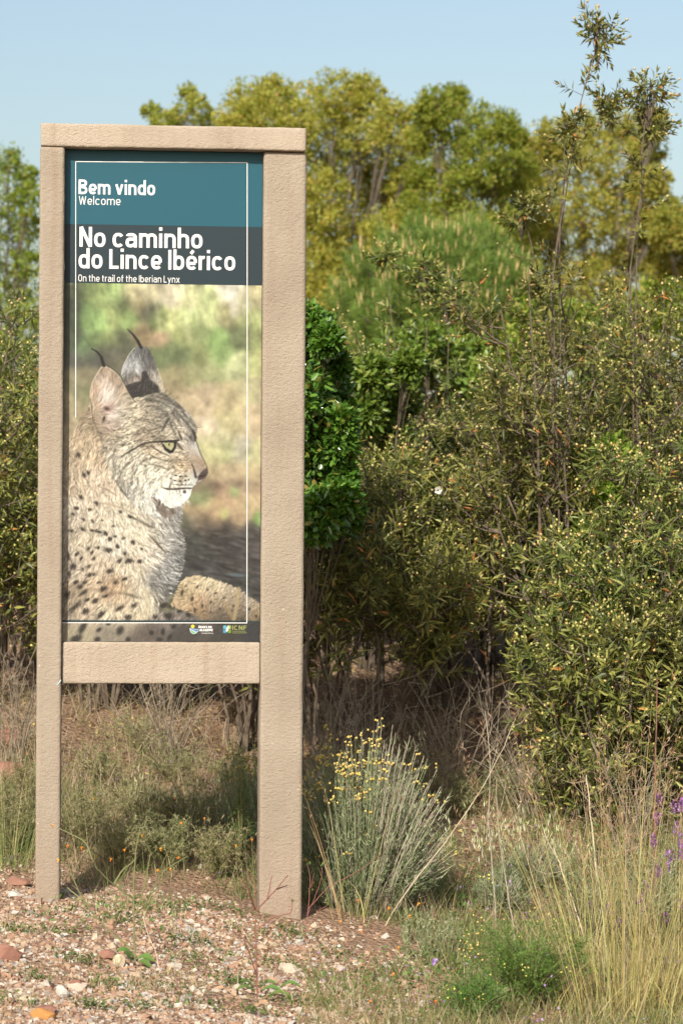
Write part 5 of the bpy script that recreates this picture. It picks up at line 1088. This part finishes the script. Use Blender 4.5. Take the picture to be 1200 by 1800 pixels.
def feathery(label, u, v, R, H, n, seed, mat='feather', name='feathery_shrub', ll=1.0, fl_=.12):
    r_ = np.random.RandomState(seed); p0 = on_ground(u, v); root = empty(name, p0, 0, label, 'shrub' if name == 'feathery_shrub' else 'herb'); gs, gl = Geo(), Geo(); fl = Geo()
    for k in range(n):
        a = r_.uniform(0, 6.283); rr = R*math.sqrt(r_.rand()); e = np.array([rr*math.cos(a), rr*math.sin(a)*.8, H*(1-.4*(rr/R)**2)*r_.uniform(.6, 1.05)]); Q = bez([0, 0, 0], e*np.array([.4, .4, .7]), e, 6); tube(gs, Q, np.linspace(.0025, .0009, 6), 3)
        for s in range(9):
            t = r_.uniform(.25, 1); j = min(4, int(t*5)); p_ = Q[j]+(Q[j+1]-Q[j])*(t*5-j); d = nrm(Q[j+1]-Q[j]+r_.randn(3)*.9); l = r_.uniform(.03, .075); m_ = 26
            tt = r_.rand(m_); place(gl, LEAFT, p_+d*(l*tt)[:, None], d*.5+r_.randn(m_, 3)*.6, r_.randn(m_, 3), ll*r_.uniform(.006, .013, m_), np.full(m_, .0016*ll))
        if r_.rand() < fl_: m_ = 5; place(fl, OCT, e+r_.randn(m_, 3)*.012, r_.randn(m_, 3), r_.randn(m_, 3), np.full(m_, .008), np.full(m_, .006), thick=np.full(m_, .006))
    gs.build('stem', M['herbstem'], root); gl.build('foliage', M[mat], root, kind='stuff')
    if fl.n: fl.build('flower_heads', M['yellow'], root, True, 'stuff')
feathery('feathery bright green bush left of the golden grass clump', 930, 1770, .19, .26, 90, 67)
feathery('feathery green sprig at the bottom edge, left of the bigger one', 830, 1795, .10, .13, 34, 68)

for k, (u_, v_, R_, H_, n_, lab) in enumerate([(205,1530,.13,.20,46,'bushy olive herb right of the left post'), (292,1528,.14,.22,50,'bushy olive herb in the middle of the meadow'), (385,1545,.13,.20,44,'bushy olive herb left of the right post'),
    (150,1490,.12,.24,40,'taller olive herb tight behind the left post'), (335,1470,.16,.22,46,'olive herb deeper in the meadow, right of its middle'), (235,1455,.14,.20,40,'olive herb deeper in the meadow, left of its middle'), (25,1500,.14,.26,44,'olive herb at the left edge beside the post'),
    (185,1385,.13,.18,30,'dry olive herb on the slope, right of the left post'), (300,1375,.14,.18,30,'dry olive herb on the slope in the middle under the rail'), (405,1392,.12,.18,26,'dry olive herb on the slope left of the right post'), (245,1325,.14,.18,28,'highest olive herb on the slope under the rail'), (50,1425,.13,.2,28,'dry olive herb on the bank left of the left post'),
    (800,1440,.16,.2,34,'dry olive herb on the slope right of the yellow flowered bush'), (900,1420,.16,.2,34,'dry olive herb on the slope left of the thick grey stalk'), (740,1400,.14,.2,30,'shaded olive herb behind the yellow flowered bush')]):
    feathery(lab, u_, v_, R_, H_, n_//2, 170+k, 'meadowherb', 'meadow_herb', 1.35, .0)
for k, (u_, v_, R_, H_, n_, lab) in enumerate([(425,1530,.07,.46,20,'dark green broom with thin rods just left of the right post'), (548,1560,.06,.36,14,'dark green broom rods just right of the right post')]):
    feathery(lab, u_, v_, R_, H_, n_, 190+k, 'herb', 'broom', .8, .1)
def grass_clump(label, u, v, R, H, n, seed, mat='straw', heads=True):
    r_ = np.random.RandomState(seed); p0 = on_ground(u, v); root = empty('grass_clump', p0, 0, label, 'grass'); gb, gh = Geo(), Geo(); a = r_.uniform(0, 6.283, n); rr = R*np.sqrt(r_.rand(n)); P = np.stack([rr*np.cos(a), rr*np.sin(a), 0*a-.01], -1)
    lean = np.abs(r_.randn(n))*.14+.2*rr/R; L = H*r_.uniform(.45, 1.08, n)
    T = blades(gb, P, a+r_.randn(n)*.3, lean, L, .0021*r_.uniform(.6, 1.3, n), r_, 5, .35)
    m2 = n//2; P2 = np.stack([r_.randn(m2)*R*.7, r_.randn(m2)*R*.7, 0*a[:m2]], -1); blades(gb, P2, r_.uniform(0, 6.283, m2), np.abs(r_.randn(m2))*.4, H*r_.uniform(.15, .42, m2), np.full(m2, .003), r_, 4, 1.1)
    if heads:
        for k in np.where(L > H*.78)[0]:
            m_ = 11; t = r_.uniform(.78, 1.0, m_); q = P[k]+(T[k]-P[k])*t[:, None]+r_.randn(m_, 3)*.004; place(gh, LEAFQ, q, nrm(T[k]-P[k])+r_.randn(m_, 3)*.5, r_.randn(m_, 3), r_.uniform(.012, .024, m_), np.full(m_, .0021))
        gh.build('seed_heads', M['redseed'], root, kind='stuff')
    gb.build('blades', M[mat], root, kind='stuff')
M['redseed'] = leaf_mat('reddish_seed_head', [(0, (.26, .15, .085)), (.6, (.36, .24, .14)), (1, (.50, .40, .26))], .2, .6, .2)
grass_clump('big golden grass clump with reddish seed heads at the lower right', 1095, 1792, .16, .82, 190, 71)
grass_clump('second golden grass clump at the right picture edge', 1195, 1770, .12, .66, 120, 72)
grass_clump('thin reddish grass tuft left of the big golden clump', 1020, 1690, .07, .42, 60, 73)
grass_clump('green grass tuft at the left edge behind the left post', 15, 1520, .12, .34, 150, 74, 'greengrass', False)
grass_clump('lanky yellow green grass stalks beside the right post', 612, 1618, .05, .46, 9, 75)

def lavender(label, u, v, seed, pts):
    r_ = np.random.RandomState(seed); p0 = on_ground(u, v); root = empty('lavender_bush', p0, 0, label, 'shrub'); gs, gl = Geo(), Geo()
    for (uu, vv) in pts:
        e = np.array(at(uu, vv, p0.y+r_.uniform(-.12, .12))-p0); b = np.array([e[0]*.3, e[1]*.3, 0]); Q = bez(b, b*.5+e*np.array([.5, .5, .6]), e, 5); tube(gs, Q, np.linspace(.0018, .0011, 5), 3)
        m_ = 60; t = r_.uniform(.1, .88, m_); place(gl, LEAFT, b+(e-b)*t[:, None]+r_.randn(m_, 3)*.01, nrm(e-b)*.7+r_.randn(m_, 3)*.5, r_.randn(m_, 3), r_.uniform(.018, .032, m_), np.full(m_, .0034))
        gp = Geo(); d = nrm(Q[-1]-Q[-2]); m_ = 46; t = r_.rand(m_); ph = r_.uniform(0, 6.283, m_); P = e+d*(t*.034)[:, None]+np.stack([np.cos(ph), np.sin(ph), 0*ph], -1)*.005
        place(gp, LEAFQ, P, d*.8+np.stack([np.cos(ph), np.sin(ph), 0*ph], -1)*.6, r_.randn(m_, 3), np.full(m_, .009), np.full(m_, .006))
        place(gp, OVAL, np.repeat((e+d*.034)[None], 4, 0), d+r_.randn(4, 3)*.35, r_.randn(4, 3), np.full(4, .016), np.full(4, .007)); gp.build('flower_spike', M['lavender'], root)
    for k in range(90):
        e = np.array([r_.randn()*.13, r_.randn()*.1, r_.uniform(.1, .34)]); m_ = 22; t = r_.uniform(.3, 1, m_); tube(gs, bez([0, 0, 0], e*[.5, .5, .5], e, 3), [.0018, .0014, .001], 3); place(gl, LEAFT, e*t[:, None], nrm(e)*.7+r_.randn(m_, 3)*.5, r_.randn(m_, 3), r_.uniform(.016, .028, m_), np.full(m_, .003))
    gs.build('stem', M['herbstem'], root); gl.build('foliage', M['silver'], root, kind='stuff')
lavender('lavender bush with purple flower spikes at the right edge', 1195, 1660, 81, [(1160,1420),(1183,1432),(1196,1428),(1158,1452),(1188,1470),(1176,1520),(1183,1515),(1197,1512),(1196,1492),(1160,1545),(1180,1545),(1143,1570),(1195,1600),(1165,1600),(1140,1620),(1175,1625),(1150,1490)])
lavender('small lavender behind the golden grass clump', 1075, 1665, 82, [(1072,1610),(1068,1625),(1045,1610),(1085,1630),(1120,1590),(1122,1610),(1010,1640),(1022,1615)])

def sprig(name, label, cat, u, v, lines, mat, heads, hmat='orange', leaves=(), seed=0, r=.0034, hl=.007, group=None):
    """a branching weed: stalk lines and flower heads given in photo points, standing where (u, v) meets the ground"""
    r_ = np.random.RandomState(seed); p0 = on_ground(u, v); root = empty(name, p0, 0, label, cat, group); gs = Geo()
    for k, L in enumerate(lines):
        off = r_.uniform(-.07, .07) if k else 0.; n = len(L)
        P = np.array([np.array(at(a_, b_, p0.y+off*(i/(n-1)))-p0) for i, (a_, b_) in enumerate(L)]); t = np.linspace(0, n-1, 4*n); Q = np.stack([np.interp(t, np.arange(n), P[:, c]) for c in range(3)], -1); Q[1:-1] = (Q[:-2]+2*Q[1:-1]+Q[2:])/4; Q[1:-1] += r_.randn(len(Q)-2, 3)*.0006
        tube(gs, Q, np.linspace(r*(1 if k == 0 else .7), r*.4, len(Q)), 5)
    gs.build('stem', M[mat], root)
    for (a_, b_) in heads:
        gf = Geo(); c = np.array(at(a_, b_, p0.y+r_.uniform(-.05, .05))-p0); m_ = 9; ph = np.arange(m_)*6.283/m_; d = nrm(r_.randn(3)*.4+np.array([0, -.3, 1])); e1 = nrm(np.cross(d, [1, .2, 0])); e2 = np.cross(d, e1); rad = e1*np.cos(ph)[:, None]+e2*np.sin(ph)[:, None]
        place(gf, OVAL, c+rad*.001, d*.9+rad*.5, rad, np.full(m_, hl), np.full(m_, hl*.35)); place(gf, OCT, (c-d*hl*.25)[None], d[None], e1[None], [hl*.9], [hl*.5], thick=[hl*.5]); gf.build('flower', M[hmat], root)
    for (a_, b_, ang, l, w) in leaves:
        gq = Geo(); c = np.array(on_ground(a_, b_)-p0)+np.array([0, 0, .01]); n = 6; t = np.linspace(0, 1, n); wd = w*np.sin(np.pi*np.clip(t*.92+.06, 0, 1))**.7; dx = np.array([math.cos(ang), -.35, math.sin(ang)]); sd = nrm(np.cross(dx, [0, -.5, 1])); cl = c+dx*(l*t)[:, None]+np.array([0, 0, 1])*(.25*l*np.sin(np.pi*t))[:, None]
        V = np.stack([cl-sd*wd[:, None]+[0, 0, .004], cl, cl+sd*wd[:, None]+[0, 0, .004]], 1).reshape(-1, 3); i = np.arange(n-1)*3
        gq.add(V, np.concatenate([np.stack([i, i+1, i+4, i+3], -1), np.stack([i+1, i+2, i+5, i+4], -1)])); gq.build('leaf', M['broadleaf'], root, True)
    return root
M['broadleaf'] = leaf_mat('broad_weed_leaf', [(0, (.08, .15, .035)), (1, (.14, .21, .05))], .25, .45, .35)
sprig('flowering_weed', 'branching weed with orange flowers in front of the left post', 'weed', 238, 1692, [[(238,1692),(236,1640),(235,1570),(238,1505),(246,1455)], [(234,1580),(196,1552),(170,1526),(160,1500)], [(232,1668),(188,1634),(146,1582),(124,1532),(117,1492)],
    [(244,1625),(262,1575),(286,1552),(312,1520)], [(240,1605),(254,1562),(264,1502)], [(170,1526),(150,1478),(104,1456)], [(200,1555),(215,1530),(240,1510)], [(246,1640),(258,1600),(275,1570)], [(262,1575),(288,1530),(330,1505)], [(146,1582),(118,1560)]],
    'herbstem', [(92,1453),(120,1489),(103,1514),(144,1492),(195,1512),(283,1494),(279,1531),(314,1509)], leaves=[(236,1692,2.7,.05,.012),(240,1694,-.1,.05,.013),(244,1698,-.5,.04,.011),(232,1700,2.2,.035,.01)], seed=91)
sprig('flowering_weed', 'leafless red stemmed weed in front of the right post', 'weed', 453, 1756, [[(453,1756),(451,1690),(449,1620),(450,1560),(440,1535)], [(452,1600),(470,1580),(486,1563),(506,1538)], [(454,1632),(478,1613),(500,1608),(512,1604),(514,1586)], [(449,1668),(428,1650),(406,1636)], [(487,1563),(505,1556)], [(449,1600),(440,1575),(432,1540)], [(470,1580),(478,1540)], [(452,1720),(440,1680),(430,1655)]],
    'redstalk', [(514,1585)], 'herb', [(458,1752,.0,.06,.008),(470,1760,-.1,.07,.008),(455,1745,.25,.05,.007),(448,1752,3.0,.05,.007),(446,1744,2.7,.04,.006),(490,1746,.12,.06,.007)], 92, .0030, .008)
sprig('flowering_weed', 'thin seeding weed just right of the right post foot', 'weed', 535, 1660, [[(535,1660),(542,1590),(546,1545),(540,1520)], [(540,1610),(552,1580),(563,1552),(566,1525)], [(536,1640),(560,1600),(578,1590)], [(546,1560),(552,1535)], [(540,1600),(575,1560),(640,1525),(670,1500)]], 'redstalk', [(578,1590),(541,1518),(566,1520)], 'herb', (), 93, .0016, .010)
sprig('flowering_weed', 'orange flowered weed in front of the yellow flowered bush', 'weed', 645, 1730, [[(645,1730),(650,1680),(655,1640),(660,1600)], [(648,1700),(625,1670),(605,1650),(598,1630)], [(652,1670),(675,1630),(682,1600)], [(654,1650),(690,1625),(720,1612)], [(646,1715),(670,1690),(700,1670)]], 'redstalk', [(629,1585),(682,1598),(597,1622),(720,1612),(735,1590),(635,1640),(700,1668)], seed=94, r=.0018)
sprig('flowering_weed', 'small orange flowered weed at the bottom edge, centre', 'weed', 655, 1790, [[(655,1790),(650,1760),(640,1730),(610,1715)], [(652,1775),(670,1755),(690,1735)], [(650,1765),(665,1740)]], 'redstalk', [(649,1762),(690,1714),(766,1762)], seed=95, r=.0015)
sprig('pink_flower', 'single pink scabious flower on a thin stalk', 'flower', 765, 1745, [[(765,1745),(764,1715),(763,1694)]], 'herbstem', [(763,1693),(764,1692),(762,1693)], 'violet', (), 96, .0012, .013)
OF = ['highest one right beside the left post', 'second from the left post in the meadow', 'upper of a close pair in mid meadow', 'lower of a close pair in mid meadow', 'below the close pair in mid meadow', 'right of the middle of the meadow', 'close to the right post, rightmost in the meadow', 'second from the right post in the meadow', 'low in the left part of the meadow', 'just above the branching weed', 'lowest one in the middle of the meadow', 'up against the sign rail near the right post', 'below the sign rail in the deep grass', 'on the bank left of the left post']
for k, (a_, b_) in enumerate([(165,1405),(205,1440),(318,1390),(308,1404),(320,1448),(360,1440),(443,1478),(415,1488),(219,1496),(250,1470),(300,1530),(430,1222),(378,1300),(60,1275)]):
    b0 = b_+np.random.RandomState(k).uniform(90, 130)
    sprig('orange_flower', '%s flower on a thin stalk, %s' % ('small orange' if k < 11 else 'small yellow', OF[k]), 'flower', a_+6, b0, [[(a_+6, b0), (a_+2, (b_+b0)/2), (a_, b_)]], 'herbstem', [(a_, b_)], 'orange' if k < 11 else 'yellow', (), 400+k, .0012, .007, 'orange flowers among the grass')

def oats(label, u, v, n, H, R, seed):
    r_ = np.random.RandomState(seed); p0 = on_ground(u, v); root = empty('wild_oats', p0, 0, label, 'grass', 'wild oat tufts'); gs, gh = Geo(), Geo(); P = np.stack([r_.randn(n)*R, r_.randn(n)*R*.7, 0*np.arange(n)-.01], -1); P[:, 2] += terrain(P[:, 0]+p0.x, P[:, 1]+p0.y)-p0.z
    T, D = upright(gs, P, H*r_.uniform(.6, 1.1, n), r_, .14, .0009)
    for k in range(n):
        m_ = 9; t = r_.uniform(.62, 1.0, m_); q = P[k]+(T[k]-P[k])*t[:, None]+r_.randn(m_, 3)*.010; place(gh, LEAFQ, q, np.array([0, 0, -1.])+r_.randn(m_, 3)*.25, r_.randn(m_, 3), r_.uniform(.018, .028, m_), np.full(m_, .0048))
    gs.build('stem', M['herbstem'], root); gh.build('seed_heads', M['oatseed'], root, kind='stuff')
M['oatseed'] = leaf_mat('oat_spikelet', [(0, (.42, .44, .20)), (.6, (.58, .58, .36)), (1, (.66, .64, .48))], .35, .5, .2)
oats('wild oats with pale hanging spikelets right of the yellow flowered bush', 735, 1560, 16, .28, .06, 111)
oats('wild oats on the open slope in front of the thicket', 870, 1540, 26, .26, .12, 112)
oats('wild oats standing behind the yellow flowered bush', 680, 1440, 16, .34, .06, 113)
oats('wild oats low in the meadow between the posts', 330, 1480, 12, .26, .14, 114)
oats('wild oats right of the dead stalks, near the golden clump', 960, 1540, 14, .22, .08, 115)

M['straw2'] = bark_mat('weathered_straw', (.36, .29, .19), (.52, .43, .30), 30)
def stalk(label, pts, y0, y1, mat='dry', r=.0032, twigs=3, seed=0):
    r_ = np.random.RandomState(seed); p0 = at(*pts[0], y0); root = empty('dry_stalk', p0, 0, label, 'stalk', 'dry stalks'); n = len(pts); g = Geo(); P = np.array([np.array(at(a_, b_, y0+(y1-y0)*i/(n-1))-p0) for i, (a_, b_) in enumerate(pts)]); P[0, 2] -= .03
    t = np.linspace(0, n-1, 3*n); Q = np.stack([np.interp(t, np.arange(n), P[:, c]) for c in range(3)], -1); Q[1:-1] += r_.randn(len(Q)-2, 3)*.0012; tube(g, Q, np.linspace(r, r*.45, len(Q)), 5)
    for k in range(twigs):
        j = r_.randint(len(Q)//2, len(Q)-1); d = nrm(r_.randn(3)*.6+nrm(Q[-1]-Q[0])); tube(g, np.array([Q[j], Q[j]+d*.05, Q[j]+d*.09+[0, 0, .02]]), [r*.4, r*.35, r*.2], 3)
    g.build('stem', M[mat], root)
gy_ = lambda u, v: on_ground(u, v).y
stalk('long pale straw leaning to the right across the slope', [(665,1628),(705,1578),(775,1490),(845,1390),(882,1320),(906,1262)], gy_(665, 1628), gy_(665, 1628)+.35, 'straw2', .0019, seed=1, twigs=2)
stalk('upright grey stalk crossing the leaning straw', [(872,1640),(866,1540),(858,1440),(862,1340),(852,1250)], gy_(872, 1640), gy_(872, 1640)+.1, 'deadwood', .0026, 5, 2)
stalk('second upright grey stalk, right of the one crossing the straw', [(907,1735),(905,1650),(890,1560),(874,1450),(872,1370)], gy_(907, 1735), gy_(907, 1735)+.1, 'deadwood', .0024, 4, 3)
stalk('pale dead stalk leaning left by the golden clump', [(1040,1680),(1012,1600),(990,1540),(972,1490)], gy_(1040, 1680), gy_(1040, 1680)+.05, 'dry', .0026, 2, 4)
stalk('thick grey dead stalk in front of the low rockroses', [(1022,1430),(1012,1340),(1006,1250),(985,1190)], gy_(1022, 1430), gy_(1022, 1430)+.1, 'deadwood', .005, 5, 5)
stalk('tall thin brown stalk rising behind the lavender', [(1148,1600),(1150,1450),(1151,1300),(1154,1190)], gy_(1148, 1600), gy_(1148, 1600)+.05, 'redstem', .0035, 2, 6)
stalk('short white stalk right of the thick grey one', [(1050,1560),(1042,1480),(1034,1400),(1030,1362)], gy_(1050, 1560), gy_(1050, 1560)+.05, 'dry', .003, 1, 7)
stalk('thin white stem lying against the branching weed', [(288,1716),(272,1670),(256,1630),(252,1600)], gy_(288, 1716), gy_(288, 1716)+.04, 'dry', .0014, 0, 8)

M['brownwood'] = bark_mat('brown_dry_twig', (.13, .105, .075), (.30, .25, .18), 40)
def twigs(label, u, y, H, R, n, seed):
    r_ = np.random.RandomState(seed); p0 = at_col(u, y); root = empty('dead_shrub', p0, 0, label, 'shrub', 'leafless dry shrubs'); g = Geo()
    for k in range(n):
        a = r_.uniform(0, 6.283); rr = R*math.sqrt(r_.rand()); e = np.array([rr*math.cos(a), rr*math.sin(a), H*r_.uniform(.5, 1.05)]); Q = bez([r_.randn()*.04, r_.randn()*.04, -.02], e*[.3, .3, .6]+r_.randn(3)*.03, e, 7); tube(g, Q, np.linspace(.0026, .0008, 7), 4)
        for j in range(5):
            q = Q[r_.randint(2, 7)]; d = nrm(r_.randn(3)+[0, 0, .9]); l = r_.uniform(.06, .2); tube(g, bez(q, q+d*l*.5+r_.randn(3)*.012, q+d*l+[0, 0, .02], 4), [.0011, .0009, .0007, .0005], 3)
    g.build('stem', M['brownwood'], root)
twigs('leafless grey shrub right beside the right sign post', 565, 9.6, .52, .2, 22, 121)
twigs('leafless pale twigs behind the yellow flowered bush', 650, 9.3, .62, .18, 18, 122)
twigs('leafless twigs over the bare soil in front of the thicket', 800, 9.8, .5, .28, 24, 123)
twigs('leafless twigs left of the thick grey stalk', 930, 9.6, .42, .26, 22, 124)
twigs('leafless twigs behind the golden clump', 1120, 9.2, .42, .3, 22, 125)
twigs('leafless brown twigs low under the sign rail', 300, 9.9, .42, .4, 26, 126)
twigs('leafless twigs on the bank at the left edge', 25, 9.6, .45, .25, 20, 127)
